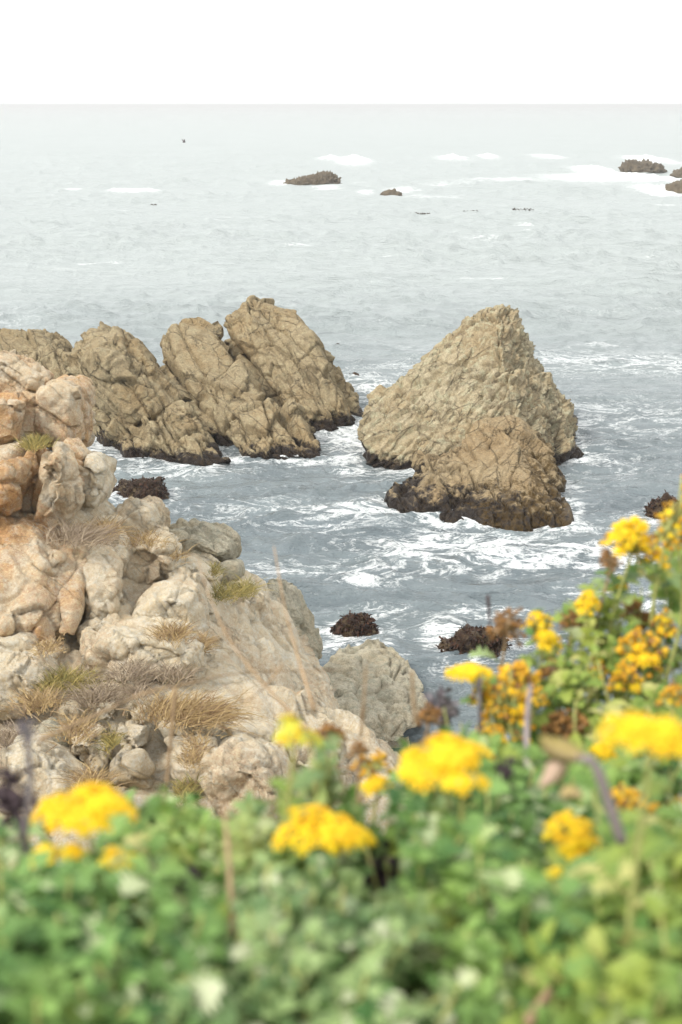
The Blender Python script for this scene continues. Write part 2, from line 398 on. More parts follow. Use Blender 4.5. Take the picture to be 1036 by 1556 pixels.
def disp_granite(P, N, seed, k=1.0):
    d = crackle(P, (0.95, 0.95, 1.25), seed, 0.05, 0.045, 0.035, 0.35, 0.03)
    m = sstep(-0.1, 0.3, fbm(P * 0.9, 2, seed + 77))
    d += m * crackle(P, (0.32, 0.32, 0.45), seed + 9, 0.02, 0.022, 0.07, 0.2, 0.02)
    d += chip(P, (0.9, 0.9, 1.1), seed + 33, 0.20, 0.05, 0.03, 0.025, 0.3) * 0.5
    d += chip(P, (0.33, 0.33, 0.4), seed + 35, 0.05, 0.025, 0.012, 0.04, 0.3) * (0.15 + m)
    d += joints(P, R(-38), 0.85, 0.11, 0.022, seed + 3, 0.12) + joints(P, R(48), 1.1, 0.08, 0.02, seed + 4, 0.12)
    d += 0.07 * fbm(P * 1.5, 3, seed + 40, 0.5) + 0.018 * fbm(P * 9, 4, seed + 44, 0.65)
    return d * k
def disp_wrinkle(P, N, seed, k=1.0):
    d = crackle(P, (0.75, 0.7, 0.20), seed, 0.05, 0.06, 0.10, 0.12, 0.09)
    d += crackle(P, (0.30, 0.30, 0.12), seed + 9, 0.02, 0.02, 0.12, -0.1, 0.035)
    d += 0.05 * fbm(P * 1.8, 5, seed + 40, 0.55)
    return d * k
def disp_weed(P, N, seed, k=1.0):
    d = 0.17 * fbm(P * 2.6, 6, seed, 0.62) + 0.05 * perlin(P * 14, seed + 3)
    return d * k
def disp_wall(P, N, seed, k=1.0):       # runnels down a face
    Q = P * np.array((2.6, 1.0, 0.28))
    d = 0.13 * (0.35 - np.abs(perlin(Q + 0.3 * fbm(P * 1.2, 3, seed)[:, None], seed)) * 1.6)
    return (d + disp_granite(P, N, seed + 3, 0.9)) * k

def hull_bm(bm, pts):
    vs = [bm.verts.new(p) for p in pts]
    r = bmesh.ops.convex_hull(bm, input=vs)
    junk = [g for g in r['geom_interior'] if isinstance(g, bmesh.types.BMVert)] + [g for g in r['geom_unused'] if isinstance(g, bmesh.types.BMVert)]
    bmesh.ops.delete(bm, geom=list(set(junk)), context='VERTS')
RESULTS = {}; WATERLINE = []
def rock(name, label, cat, hulls, vox, mat, disp, seed, sm=3, k=1.0, group=None, kind=None):
    bms = bmesh.new()
    for h in hulls:
        b1 = bmesh.new(); hull_bm(b1, h)
        t = bpy.data.meshes.new('t'); b1.to_mesh(t); b1.free(); bms.from_mesh(t); bpy.data.meshes.remove(t)
    bmesh.ops.recalc_face_normals(bms, faces=bms.faces)
    me = bpy.data.meshes.new('t'); bms.to_mesh(me); bms.free()
    ob = bpy.data.objects.new('t', me); C.objects.link(ob)
    md = ob.modifiers.new('r', 'REMESH'); md.mode = 'VOXEL'; md.voxel_size = vox
    dg = bpy.context.evaluated_depsgraph_get(); dg.update()
    nm = bpy.data.meshes.new_from_object(ob.evaluated_get(dg))
    bpy.data.objects.remove(ob); bpy.data.meshes.remove(me)
    V, N, E = get_np(nm)
    V = smooth(V, E, sm)
    set_np(nm, V); N = normals(nm)
    # soften the normal field so displacement does not tear at hull edges
    Ns = smooth(N, E, 4, 0.7); Ns /= np.maximum(np.linalg.norm(Ns, axis=1, keepdims=True), 1e-6)
    V = V + Ns * disp(V, Ns, seed, k)[:, None]
    if V[:, 2].min() < -0.35:          # nothing is needed deep under water
        set_np(nm, V); b2 = bmesh.new(); b2.from_mesh(nm)
        bmesh.ops.delete(b2, geom=[v for v in b2.verts if v.co.z < -0.4], context='VERTS'); b2.to_mesh(nm); b2.free(); nm.update()
        V, N, E = get_np(nm)
    wl = V[np.abs(V[:, 2] - 0.03) < 0.06]; WATERLINE.extend(wl[::3, :2].tolist() if vox < .1 else [])
    lo = V.min(0); hi = V.max(0)
    base = np.array(((lo[0] + hi[0]) / 2, (lo[1] + hi[1]) / 2, lo[2]))
    set_np(nm, V - base)
    nm.materials.clear(); nm.materials.append(mat); nm.name = name
    nm.polygons.foreach_set('use_smooth', np.ones(len(nm.polygons), dtype=bool)); nm.update()
    o = link(name, nm, loc=Vector(base)); tag(o, label, cat, group, kind)
    RESULTS[o.name] = len(nm.polygons)
    return o
def hullpts(poly, Y, front=0.25, back=0.8, inset=0.55, bottom=None, lift=0.0):
    """silhouette polygon at its distance, a nearer inset ring and a farther one: a solid of real depth"""
    P = [at(p[0], p[1], p[2] if len(p) > 2 else Y) for p in poly]
    c = sum(P, Vector()) / len(P)
    out = list(P)
    for p in P:
        q = c.lerp(p, inset); out.append(q + Vector((0, -front, 0.25 * front)))
        q2 = c.lerp(p, 0.8); out.append(q2 + Vector((0, back, -lift)))
    if bottom is not None:
        for p in P:
            if p.z < c.z: out.append(Vector((p.x, p.y, bottom))); out.append(Vector((p.x, p.y + back, bottom)))
    return out

# ================================================================== SEA
NR = 640
def build_sea():
    th = np.concatenate([np.linspace(R(50), R(27.2), 30)[:-1], np.linspace(R(27.2), 0.0010, NR - 29)])
    th[-1] = 0.0008
    r = H / np.tan(th); dth = R(27.2) / (NR - 29)
    a = np.linspace(-1, 1, 600)
    az = np.sign(a) * (np.abs(a) * 0.31 + np.maximum(0, np.abs(a) - 0.86) ** 2 * 52)
    X = (r[:, None] * np.sin(az)[None, :]).ravel(); Y = (r[:, None] * np.cos(az)[None, :]).ravel()
    RR = np.repeat(r, len(a)); dy = RR ** 2 / H * dth
    P = np.stack([X, Y, np.zeros_like(X)], 1)
    open_ = sstep(38, 70, RR)
    z = np.full_like(X, -0.03)
    warp = fbm(P * np.array((0.05, 0.08, 1)), 2, 3) * 3
    gust = 0.75 + 0.9 * fbm(P * np.array((0.03, 0.05, 1)), 3, 13)
    def lay(lx, ly, amp, seed, ridge=False, near=1.0, far=1.0, sk_=0.0):
        q = np.stack([(X + sk_ * Y) / lx, (Y + warp * ly * 0.25) / ly, np.full_like(X, seed * 1.7)], 1)
        v = perlin(q, seed)
        if ridge: v = np.clip(1 - np.abs(v) * 3.0, 0, 1) ** 1.6 - 0.22
        fade = 1 - sstep(1.0 * ly, 3.5 * ly, dy)
        return amp * v * fade * (near + (far - near) * open_)
    z += lay(30, 12, 0.60, 31, near=0.08, far=1.0, sk_=0.15)
    z += lay(12, 5.5, 0.42, 32, near=0.25, far=1.0, sk_=-0.1) * gust
    z += lay(6.0, 2.9, 0.34, 33, True, 0.4, 1.0, 0.2) * gust
    z += lay(2.8, 1.4, 0.17, 34, True, 0.95, 1.0, -0.25) * gust
    z += lay(1.2, 0.6, 0.065, 35, True, 1.2, 1.0, 0.3)
    z += lay(0.5, 0.28, 0.022, 36, False, 1.0, 0.9, -0.3)
    foam = np.zeros_like(X)
    def blob(px, py, rx, ry, amt, rise=0.0, ang=0.0):
        nonlocal z
        c = onz(px, py); dx = X - c.x; dyy = Y - c.y
        ca, sa = math.cos(ang), math.sin(ang)
        u = (dx * ca + dyy * sa) / rx; v = (-dx * sa + dyy * ca) / ry
        g = np.exp(-(u * u + v * v)); foam[:] = np.maximum(foam, amt * g)
        if rise: z = z + rise * np.exp(-(u * u * 1.5 + v * v * 2.2)) * (1 + 0.5 * fbm(P * (1.2 / max(1, rx * .3)), 3, 91))
    def far(px, py, wpx, hpx, amt, rise=0.0):
        c = onz(px, py); blob(px, py, wpx / 2 * c.y / FPX, hpx / 2 * c.y ** 2 / (H * FPX), amt, rise)
    # near cove: foam swaths and rings round the rocks
    blob(775, 842, 3.4, 1.5, 1.0, 0.05, -0.12); blob(690, 822, 1.2, 1.0, .95); blob(900, 856, 2.8, .8, .85); blob(730, 868, 3.0, .7, .6)
    blob(545, 882, .5, .35, .85, 0.12); blob(555, 868, 1.6, 1.0, .55); blob(450, 870, 2.0, .8, .5)
    blob(535, 690, .8, 3.0, .95, 0.0, 0.1); blob(515, 658, 1.2, 1.6, 1.1); blob(600, 715, 1.5, 1.4, .55)
    blob(540, 780, 1.9, 1.2, .7); blob(480, 800, 2.0, .7, .45); blob(620, 760, 0.9, 0.9, .6)
    blob(400, 775, 3.5, 1.4, .38); blob(250, 715, 3.0, 1.0, .5); blob(150, 675, 1.3, 2.0, .75); blob(430, 700, 1.2, .7, .6)
    blob(545, 985, 1.2, .45, .75); blob(485, 960, .5, .6, .8); blob(585, 930, .7, .5, .5)
    blob(672, 955, .5, .7, 1.0, .05); blob(740, 930, .8, .4, .8); blob(690, 1020, .7, .5, .45)
    blob(560, 590, 2.2, 4.0, .6); blob(620, 560, 3, 3, .35)
    blob(930, 640, 6, 4, .42); blob(960, 550, 8, 3, .5); blob(900, 800, 3, 2, .35); blob(900, 700, 2, 2.5, .45)
    blob(1000, 930, 1.5, .8, .6); blob(960, 900, 2, .5, .6)
    # surf far out
    far(538, 246, 52, 10, 1.4, 1.0); far(500, 243, 40, 5, .8, .7); far(740, 238, 34, 6, 1.0, .6); far(690, 241, 60, 6, .8, .8)
    far(905, 262, 60, 16, 1.1, .6); far(935, 270, 70, 18, 1.2, .6); far(985, 270, 70, 20, 1.1, .6); far(985, 243, 60, 10, 1.5, .8)
    far(880, 272, 120, 16, .85, 0.3); far(770, 276, 170, 9, .56, .1); far(690, 282, 120, 7, .55); far(610, 290, 70, 6, .6)
    far(1000, 290, 60, 14, 1.2, .5); far(555, 294, 30, 7, .9, .2); far(428, 278, 40, 6, .9, .2); far(495, 284, 50, 6, .7)
    far(205, 291, 80, 6, 1.2, .5); far(740, 365, 90, 12, .5); far(110, 287, 30, 4, .8, .2)
    far(830, 238, 60, 6, .8, .5); far(660, 300, 120, 8, .5)
    z = np.where(RR > 1200, 0, z)
    gen = 0.02 + 0.24 * fbm(np.stack([X / 7.0, Y / 2.6, np.full_like(X, 9.)], 1), 4, 60) - 0.10 * sstep(60, 120, RR)
    cap = sstep(0.50, 0.85, fbm(np.stack([X / 6, Y / 2.2, np.full_like(X, 3.)], 1), 3, 80)) * open_ * 0.5 * (1 - sstep(150, 300, RR))
    from mathutils.kdtree import KDTree
    kd = KDTree(len(WATERLINE))
    for i_, (x_, y_) in enumerate(WATERLINE): kd.insert((x_, y_, 0), i_)
    kd.balance()
    near_i = np.where((RR < 52) & (RR > 20) & (np.abs(X) < 14))[0]; dist = np.full_like(X, 9.)
    dist[near_i] = [kd.find((X[i_], Y[i_], 0))[2] for i_ in near_i]
    ringn = 0.62 + 0.75 * fbm(P * 0.9, 3, 95)
    foam = np.maximum(foam, np.exp(-(dist / 0.30) ** 2) * 0.95 * ringn + np.exp(-(dist / 0.8) ** 2) * 0.55 * ringn)
    foam = np.where(RR < 60, np.minimum(foam * 0.72, 0.45 + 0.25 * np.maximum(0, foam - 1)), np.minimum(foam * 0.80, 0.92))
    fo = np.clip(np.maximum(foam, np.maximum(gen, cap * 0.8)), 0, 1.3)
    V = np.stack([X, Y, z], 1)
    n = len(a); i = np.arange(NR - 1)[:, None] * n + np.arange(n - 1)[None, :]
    F = np.stack([i, i + 1, i + n + 1, i + n], -1).reshape(-1, 4)
    m, nn, p, out = newmat('sea water'); b = NB(nn); Pn = b.pos()
    at_ = nn.nodes.new('ShaderNodeAttribute'); at_.attribute_name = 'tone'
    op = nn.nodes.new('ShaderNodeAttribute'); op.attribute_name = 'open_sea'
    v1 = b.map(Pn, (0.42, 1.0, 1), (0, 0, 0.15))
    n1 = b.noise(v1, 0.9, 9, 0.68, 1.3); n2 = b.noise(b.map(Pn, (0.7, 1.0, 1), (0, 0, -0.2)), 2.6, 8, 0.72, 0.9)
    r1 = b.math('SUBTRACT', 1.0, b.math('MULTIPLY', b.math('ABSOLUTE', b.math('SUBTRACT', n1, 0.5)), 12.0))
    r2 = b.math('SUBTRACT', 1.0, b.math('MULTIPLY', b.math('ABSOLUTE', b.math('SUBTRACT', n2, 0.5)), 10.0))
    pat = b.math('ADD', b.math('MULTIPLY', b.math('MAXIMUM', r1, -0.7), 0.30), b.math('MULTIPLY', b.math('MAXIMUM', r2, -0.8), 0.30))
    pat = b.math('ADD', pat, b.math('MULTIPLY', b.math('SUBTRACT', b.noise(Pn, 9, 5, 0.75), 0.5), 0.55))
    ff = b.ramp(b.math('ADD', at_.outputs['Fac'], pat), [(0.58, 0.0), (1.02, 1.0)])
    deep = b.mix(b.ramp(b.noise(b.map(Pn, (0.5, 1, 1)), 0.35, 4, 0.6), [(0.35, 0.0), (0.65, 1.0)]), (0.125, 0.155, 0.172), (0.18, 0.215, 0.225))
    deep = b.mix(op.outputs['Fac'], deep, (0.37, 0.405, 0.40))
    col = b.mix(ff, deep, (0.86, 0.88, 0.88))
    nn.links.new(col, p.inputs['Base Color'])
    p.inputs['IOR'].default_value = 1.333
    rgh = b.math('ADD', 0.10, b.math('MULTIPLY', op.outputs['Fac'], 0.36))
    nn.links.new(b.math('ADD', rgh, b.math('MULTIPLY', ff, 0.4)), p.inputs['Roughness'])
    h0 = b.bump(b.noise(b.map(Pn, (0.45, 1.0, 1)), 0.28, 6, 0.6, 0.3), 0.8, 0.9)
    h1 = b.bump(b.noise(b.map(Pn, (0.55, 1.0, 1)), 1.1, 7, 0.66, 0.5), 1.0, 0.36, h0)
    rg = nn.nodes.new('ShaderNodeTexNoise'); rg.noise_type = 'RIDGED_MULTIFRACTAL'; rg.inputs['Scale'].default_value = 0.42; rg.inputs['Detail'].default_value = 5
    nn.links.new(b.map(Pn, (0.42, 1.0, 1), (0, 0, 0.1)), rg.inputs['Vector'])
    h1 = b.bump(rg.outputs['Fac'], 0.9, 0.22, h1)
    h2 = b.bump(b.noise(b.map(Pn, (0.6, 1.0, 1)), 5.5, 5, 0.65, 0.6), 0.7, 0.06, h1)
    nn.links.new(h2, p.inputs['Normal'])
    me = mesh_from('sea', V, F, m, True, fo)
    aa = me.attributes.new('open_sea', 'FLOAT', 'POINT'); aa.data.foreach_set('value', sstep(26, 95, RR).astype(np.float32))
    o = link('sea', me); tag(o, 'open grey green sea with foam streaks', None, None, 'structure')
# seabed under the water so nothing is hollow from the side
mb, nb_, pb, _ = newmat('seabed'); pb.inputs['Base Color'].default_value = (0.05, 0.06, 0.05, 1)

# ================================================================== SEA STACKS
def base(pts, z=-1.2, back=0.0):
    return [Vector((p.x, p.y + back, z)) for p in pts]
def A(*t): return [at(*p) for p in t]

# --- left group
h = A((97, 560, 43), (112, 525, 44.5), (140, 500, 45), (165, 495, 45), (192, 502, 45), (226, 535, 44.6), (262, 590, 44), (300, 640, 43.2), (320, 660, 42.5),
      (150, 545, 42.4), (185, 560, 42.0), (190, 620, 41.6), (235, 640, 41.4), (190, 520, 43.6), (130, 560, 42.6), (128, 610, 43.2), (128, 655, 43.6))
back = [p + Vector((0.3, 3.2, -0.6)) for p in A((112, 540, 45), (190, 520, 45), (260, 610, 44.5))]
bb = [Vector((onz(135, 660).x, 43.8, -1.2)), Vector((onz(330, 670).x, 42.6, -1.2)), Vector((onz(200, 668).x, 42.0, -1.2)), Vector((-8.5, 48, -1.2)), Vector((-4.5, 47, -1.2))]
h2 = A((140, 500, 45), (165, 495, 44.8), (192, 502, 44.8), (226, 535, 44.4), (275, 600, 43.8), (230, 560, 43.0), (196, 512, 44.0)) + [at(275, 600, 46), at(192, 510, 47)]
rock('sea_rock', 'tall rounded brown sea rock with a dark hollow at its left foot', 'rock', [h + back + bb, h2], 0.043, M['stack'], disp_stack, 3, 1)
h = A((176, 660, 41.6), (188, 690, 40.4), (240, 704, 39.8), (300, 706, 39.6), (355, 700, 39.8), (352, 686, 40.2), (290, 603, 42.2), (262, 612, 42.2), (215, 636, 41.6), (240, 640, 40.9), (310, 660, 40.6), (318, 634, 42.0)) + A((290, 620, 43.6), (200, 650, 43))
rock('sea_rock', 'low brown wedge of fractured rock at the foot of the rounded left sea rock', 'rock', [h + base(h)], 0.036, M['stack'], disp_stack, 5, 2)
h = A((237, 530, 45.5), (243, 508, 46), (272, 492, 46.3), (300, 487, 46.5), (330, 495, 46.4), (347, 518, 46), (385, 568, 45), (432, 625, 43.6), (440, 650, 43),
      (240, 545, 45.0), (262, 575, 44.2), (282, 605, 43.5), (330, 655, 42.2), (345, 672, 41.9), (395, 655, 42.1), (320, 560, 44.4)) + A((300, 500, 49), (420, 640, 47), (250, 560, 48))
h2 = A((285, 494, 46.4), (300, 486, 46.6), (312, 494, 46.6), (300, 505, 46), (330, 496, 46.5), (345, 520, 46)) + A((300, 500, 48), (340, 510, 48))
rock('sea_rock', 'middle of the three tilted tan slabs, ending under a low block at the water', 'rock', [h + base(h), h2], 0.043, M['stack'], disp_stack, 9, 1)
h = A((336, 662, 42.0), (346, 632, 42.4), (400, 606, 42.8), (436, 616, 42.8), (446, 618, 42.6), (470, 655, 41.8), (491, 690, 40.6), (420, 693, 40.2), (362, 686, 40.6), (400, 640, 41.6)) + A((440, 630, 44.5), (350, 650, 44))
rock('sea_rock', 'small cracked brown block at the waterline below the middle slab, dark weed on its foot', 'rock', [h + base(h)], 0.034, M['stack'], disp_stack, 14, 2)
h = A((340, 502, 47.5), (348, 482, 48), (366, 466, 48.3), (380, 454, 48.5), (400, 466, 48.5), (450, 474, 48.6), (474, 496, 48.2), (500, 540, 47.6), (538, 592, 46.8), (554, 630, 46.2), (548, 645, 45.6),
      (346, 520, 47), (385, 566, 46.2), (432, 618, 45), (455, 640, 44.6), (482, 652, 44.2), (525, 650, 44.6), (415, 520, 46.5), (455, 490, 47.4), (470, 510, 46.8), (530, 630, 45)) + A((400, 470, 52), (530, 620, 50), (345, 520, 50))
h2 = A((366, 468, 48.2), (380, 452, 48.5), (397, 463, 48.4), (372, 480, 47.8), (395, 480, 47.8), (385, 470, 49.5), (355, 490, 48))
rock('sea_rock', 'tallest and rightmost tilted tan slab, with a small pointed peak on top', 'rock', [h + base(h), h2], 0.043, M['stack'], disp_stack, 21, 1)
h = A((-60, 500, 49), (0, 503, 49), (30, 508, 49), (62, 504, 49), (92, 518, 48.5), (108, 542, 48), (112, 590, 47), (60, 600, 46.5), (0, 600, 46.5), (-60, 600, 47), (50, 540, 47.6)) + A((0, 520, 53), (90, 540, 52))
rock('sea_rock', 'dark brown jumbled rock behind the orange cliff top at the left edge', 'rock', [h + base(h)], 0.045, M['stack'], disp_stack, 27, 2, 1.3)

# --- right group
h = A((556, 622, 42.0), (557, 655, 40.6), (562, 684, 39.9), (600, 690, 39.4), (660, 690, 39.0), (700, 680, 38.8), (585, 595, 42.6), (625, 556, 43), (668, 522, 43.2), (708, 487, 43.4), (728, 472, 43.4), (756, 464, 43.4),
      (778, 470, 43.6), (796, 495, 43.8), (822, 545, 43.8), (848, 598, 43.8), (872, 645, 43.2), (886, 690, 41.2), (862, 700, 40.4), (850, 690, 40.0), (756, 500, 42.0), (768, 545, 40.9), (782, 600, 39.8), (802, 660, 38.8),
      (700, 560, 42.0), (640, 600, 41.6)) + [at(756, 475, 46), at(880, 670, 46), at(600, 620, 46)]
h2 = A((706, 488, 43.4), (712, 478, 43.6), (735, 470, 43.6), (740, 482, 43.0), (715, 495, 43))
h3 = A((735, 470, 43.5), (757, 463, 43.5), (778, 472, 43.6), (770, 500, 42.6), (745, 490, 42.8), (757, 480, 44.5))
rock('sea_rock', 'large pale pyramid shaped sea rock standing alone on the right', 'rock', [h + base(h), h2, h3], 0.042, M['stack_pale'], disp_pyramid, 33, 1)
h = A((594, 748, 36.0), (604, 768, 34.9), (640, 785, 34.2), (700, 794, 33.9), (780, 800, 33.6), (858, 798, 33.7), (862, 780, 34.2), (624, 712, 37.0), (655, 694, 37.4), (700, 666, 37.8), (742, 636, 38.2), (768, 627, 38.4), (790, 636, 38.4),
      (812, 660, 38.0), (840, 700, 37.2), (856, 750, 35.8), (770, 660, 37.2), (800, 720, 35.4), (700, 720, 35.9), (650, 740, 35.3)) + A((800, 650, 40.5), (700, 690, 39.5), (850, 740, 38.5))
rock('sea_rock', 'squat brown rock with seaweed along its foot, in front of the pale pyramid rock', 'rock', [h + base(h)], 0.034, M['stack_moss'], disp_stack, 38, 1, 0.95)

# --- small weedy rocks awash
def weed_rock(label, px, py, wpx, hpx, seed, mat='wet', vox=0.028, nfr=500, shape=None, disp=disp_weed, k=1.0, frond=True, depth=1.0):
    c = onz(px, py); s = c.y / FPX / math.cos(R(14)); W = wpx * s; Hh = hpx * s * (0.78 if frond else 0.82)
    pts = []
    rr = random.Random(seed)
    for i in range(12):
        a = i / 12 * 2 * math.pi; q = rr.uniform(0.85, 1.0)
        pts.append(Vector((c.x + math.cos(a) * W / 2 * q, c.y + 0.3 * W + math.sin(a) * W * 0.38 * q * depth, -0.06)))
        pts.append(Vector((c.x + math.cos(a) * W / 2 * q, c.y + 0.3 * W + math.sin(a) * W * 0.38 * q * depth, -0.4)))
    for u, v in (shape or [(-0.25, 0.7), (0.0, 0.95), (0.2, 1.0), (0.36, 0.5)]):
        for t in (-0.12, 0.12):
            pts.append(Vector((c.x + u * W, c.y + 0.3 * W + t * W, Hh * v * 0.9)))
    o = rock('weedy_rock', label, 'rock', [pts], vox, M[mat], disp, seed, 2, k)
    if frond:
        me = o.data; V, N, E = get_np(me)
        idx = np.where(V[:, 2] + o.location.z > -0.05)[0]
        rng = np.random.default_rng(seed); pick = rng.choice(idx, min(nfr, len(idx)), False)
        Vs, Fs, tn = [], [], []
        for i in pick:
            p = V[i]; n_ = N[i]; d = n_ + rng.normal(0, .6, 3); d[2] -= 0.3; d /= np.linalg.norm(d)
            t_ = np.cross(d, rng.normal(0, 1, 3)); t_ /= np.linalg.norm(t_); L = rng.uniform(.05, .12); w_ = rng.uniform(.012, .03)
            b0 = len(Vs)
            Vs += [p - t_ * w_ * .5, p + t_ * w_ * .5, p + d * L * .6 + t_ * w_, p + d * L + np.array((0, 0, -.02)), p + d * L * .6 - t_ * w_]
            Fs.append((b0, b0 + 1, b0 + 2, b0 + 3, b0 + 4)); tn += [rng.random()] * 5
        me2 = mesh_from('seaweed', Vs, Fs, M['weed'], False, tn)
        w2 = link('seaweed', me2, o); w2['kind'] = 'stuff'
    return o
M['weed'] = grass_mat('brown seaweed', (0.012, 0.007, 0.006), (0.075, 0.030, 0.014))
weed_rock('low weedy rock close beside the left cliff, wider than the other weedy rocks', 206, 757, 96, 32, 41, nfr=500, shape=[(-.4, .3), (-.1, .8), (0.1, 1), (.3, .95), (.42, .4)])
weed_rock('small round clump of dark red seaweed rock alone in the middle of the cove', 538, 962, 78, 30, 42, nfr=500)
weed_rock('dark red seaweed rock with water streaming over it, beside the golden flowers', 722, 1002, 120, 52, 43, nfr=600, shape=[(-.3, .5), (0, .7), (.2, 1.0), (.4, 1.1)])
weed_rock('dark rock half hidden behind the flower at the right edge', 1012, 786, 70, 36, 44, nfr=300)
weed_rock('tiny dark rock in the water just behind the tallest slab', 512, 532, 30, 9, 45, nfr=60, vox=0.05)
weed_rock('smallest dark rock poking from the foam right of the tallest slab', 536, 573, 16, 5, 46, nfr=30, vox=0.04)
weed_rock('broad dark rock far out with white breaker behind it, left of the others', 474, 281, 94, 22, 47, 'far', 0.18, shape=[(-.4, .15), (-.15, .5), (.1, .85), (.27, 1.0), (.38, .6)], disp=disp_weed, k=3.6, frond=False, depth=.7)
weed_rock('little dome of rock far out, right of the broad dark one', 594, 297, 36, 11, 48, 'far', 0.16, disp=disp_weed, k=1.6, frond=False, depth=.7)
weed_rock('jagged dark rock far out among white surf near the right edge', 982, 262, 78, 20, 49, 'far', 0.25, shape=[(-.38, .7), (-.3, 1.0), (-.1, .6), (.15, .85), (.35, .5)], disp=disp_weed, k=4.5, frond=False, depth=.6)
weed_rock('dark rock far out cut by the right edge, nearest in the surf', 1040, 293, 68, 24, 50, 'far', 0.22, disp=disp_weed, k=2.2, frond=False, depth=.7)
weed_rock('low dark rock far out at the right edge behind the nearer surf rock', 1040, 268, 40, 16, 51, 'far', 0.22, disp=disp_weed, k=2.2, frond=False, depth=.6)

build_sea()

# floating kelp
def kelp(px, py, wpx, label, seed, n=7):
    c = onz(px, py); sc = c.y / FPX; rng = random.Random(seed); W = wpx * sc
    k = 5 * n; path = [Vector(((i / k - .5) * W, math.sin(i * 1.3 + seed) * W * .10, 0.05 + 0.10 * math.sin(i * 1.9) )) for i in range(k + 1)]
    rad = [rng.uniform(.04, .16) if rng.random() < .45 else .03 for _ in path]
    o = link('floating_kelp', tubes_mesh('floating_kelp', [(path, rad)], M['kelp']), loc=c)
    tag(o, label, 'kelp', 'kelp patches floating on the open sea')
M['kelp'] = grass_mat('floating kelp', (0.05, 0.035, 0.02), (0.20, 0.13, 0.04))
def tube(path, radii, sides=6):
    V, F = [], []
    n = len(path)
    for i, p in enumerate(path):
        t = (path[min(i + 1, n - 1)] - path[max(i - 1, 0)]).normalized()
        a = t.orthogonal().normalized(); b = t.cross(a)
        for k in range(sides):
            an = 2 * math.pi * k / sides
            V.append(p + (a * math.cos(an) + b * math.sin(an)) * radii[i])
    for i in range(n - 1):
        for k in range(sides):
            k2 = (k + 1) % sides
            F.append((i * sides + k, i * sides + k2, (i + 1) * sides + k2, (i + 1) * sides + k))
    F.append(tuple(range(sides))[::-1]); F.append(tuple((n - 1) * sides + k for k in range(sides)))
    return V, F
def tubes_mesh(name, paths, mat):
    V, F = [], []
    for path, rad in paths:
        v, f = tube(path, rad); b0 = len(V); V += v; F += [tuple(i + b0 for i in q) for q in f]
    return mesh_from(name, V, F, mat, True)
def curve(pts, n=16):
    """Catmull-Rom through points"""
    P = [pts[0] * 2 - pts[1]] + list(pts) + [pts[-1] * 2 - pts[-2]]; out = []
    m = len(pts) - 1
    for i in range(n + 1):
        t = i / n * m; k = min(int(t), m - 1); t -= k
        a, b, c, d = P[k:k + 4]
        out.append(0.5 * ((2 * b) + (c - a) * t + (2 * a - 5 * b + 4 * c - d) * t * t + (-a + 3 * b - 3 * c + d) * t ** 3))
    return out
kelp(640, 326, 30, 'scattered brown kelp bits floating on the sea below the little dome rock', 1, 6)
kelp(715, 322, 22, 'small kelp pair floating right of the scattered kelp bits', 2, 3)
kelp(795, 319, 30, 'kelp strands floating below the wide far surf', 3, 4)
kelp(45, 330, 24, 'kelp bits floating near the left edge', 4, 3)
kelp(222, 302, 16, 'kelp tuft floating below the little left whitecap', 5, 2)
kelp(130, 293, 8, 'single kelp speck floating left of the little whitecap', 6, 1)
kelp(233, 312, 8, 'kelp speck floating just below the kelp tuft', 7, 1)

# a long strand of kelp right of the pyramid rock
kp = curve([onz(862, 601) , onz(885, 600), onz(905, 602), onz(930, 601)], 14)
c0 = kp[0].copy(); kp = [p - c0 + Vector((0, 0, 0.05 + 0.04 * math.sin(i * 2.1))) for i, p in enumerate(kp)]
o = link('kelp_strand', tubes_mesh('kelp_strand', [(kp, [0.05 + 0.02 * math.sin(i * 1.7) for i in range(len(kp))])], M['kelp']), loc=c0)
tag(o, 'thin brown kelp strand floating right of the pale pyramid rock', 'kelp')

# gull low over the sea
def gull():
    g = at(279, 216, 230); e = empty('gull', g, 'small dark gull flying low over the open sea, wings raised', 'bird')
    bm = bmesh.new()
    bmesh.ops.create_uvsphere(bm, u_segments=10, v_segments=8, radius=1, matrix=Matrix.Diagonal((0.28, 0.10, 0.09, 1)))
    for v in bm.verts:
        if v.co.x < -0.1: v.co.y *= 0.5; v.co.z *= 0.5
    bmesh.ops.create_uvsphere(bm, u_segments=8, v_segments=6, radius=0.065, matrix=Matrix.Translation((0.29, 0, 0.03)))
    me = bpy.data.meshes.new('body'); bm.to_mesh(me); bm.free(); me.materials.append(M['stem_dark']); link('body', me, e)
    for s in (-1, 1):
        prof = [(0, 0.02, .12), (0.25, 0.16, .11), (0.5, 0.34, .09), (0.8, 0.44, .05), (1.0, 0.46, .01)]
        V = []; F = []
        for y, z, c in prof:
            x0 = 0.05 - 0.12 * y
            V += [(x0 + c, s * y * .7, z), (x0 - c, s * y * .7, z), (x0, s * y * .7, z + .02)]
        for i in range(len(prof) - 1):
            for k in range(3):
                k2 = (k + 1) % 3; F.append((i * 3 + k, i * 3 + k2, i * 3 + 3 + k2, i * 3 + 3 + k))
        link('wing', mesh_from('wing', V, F, M['stem_dark'], True), e)
    e.rotation_euler = (0, 0, R(30)); e.scale = (1.0,) * 3
gull()

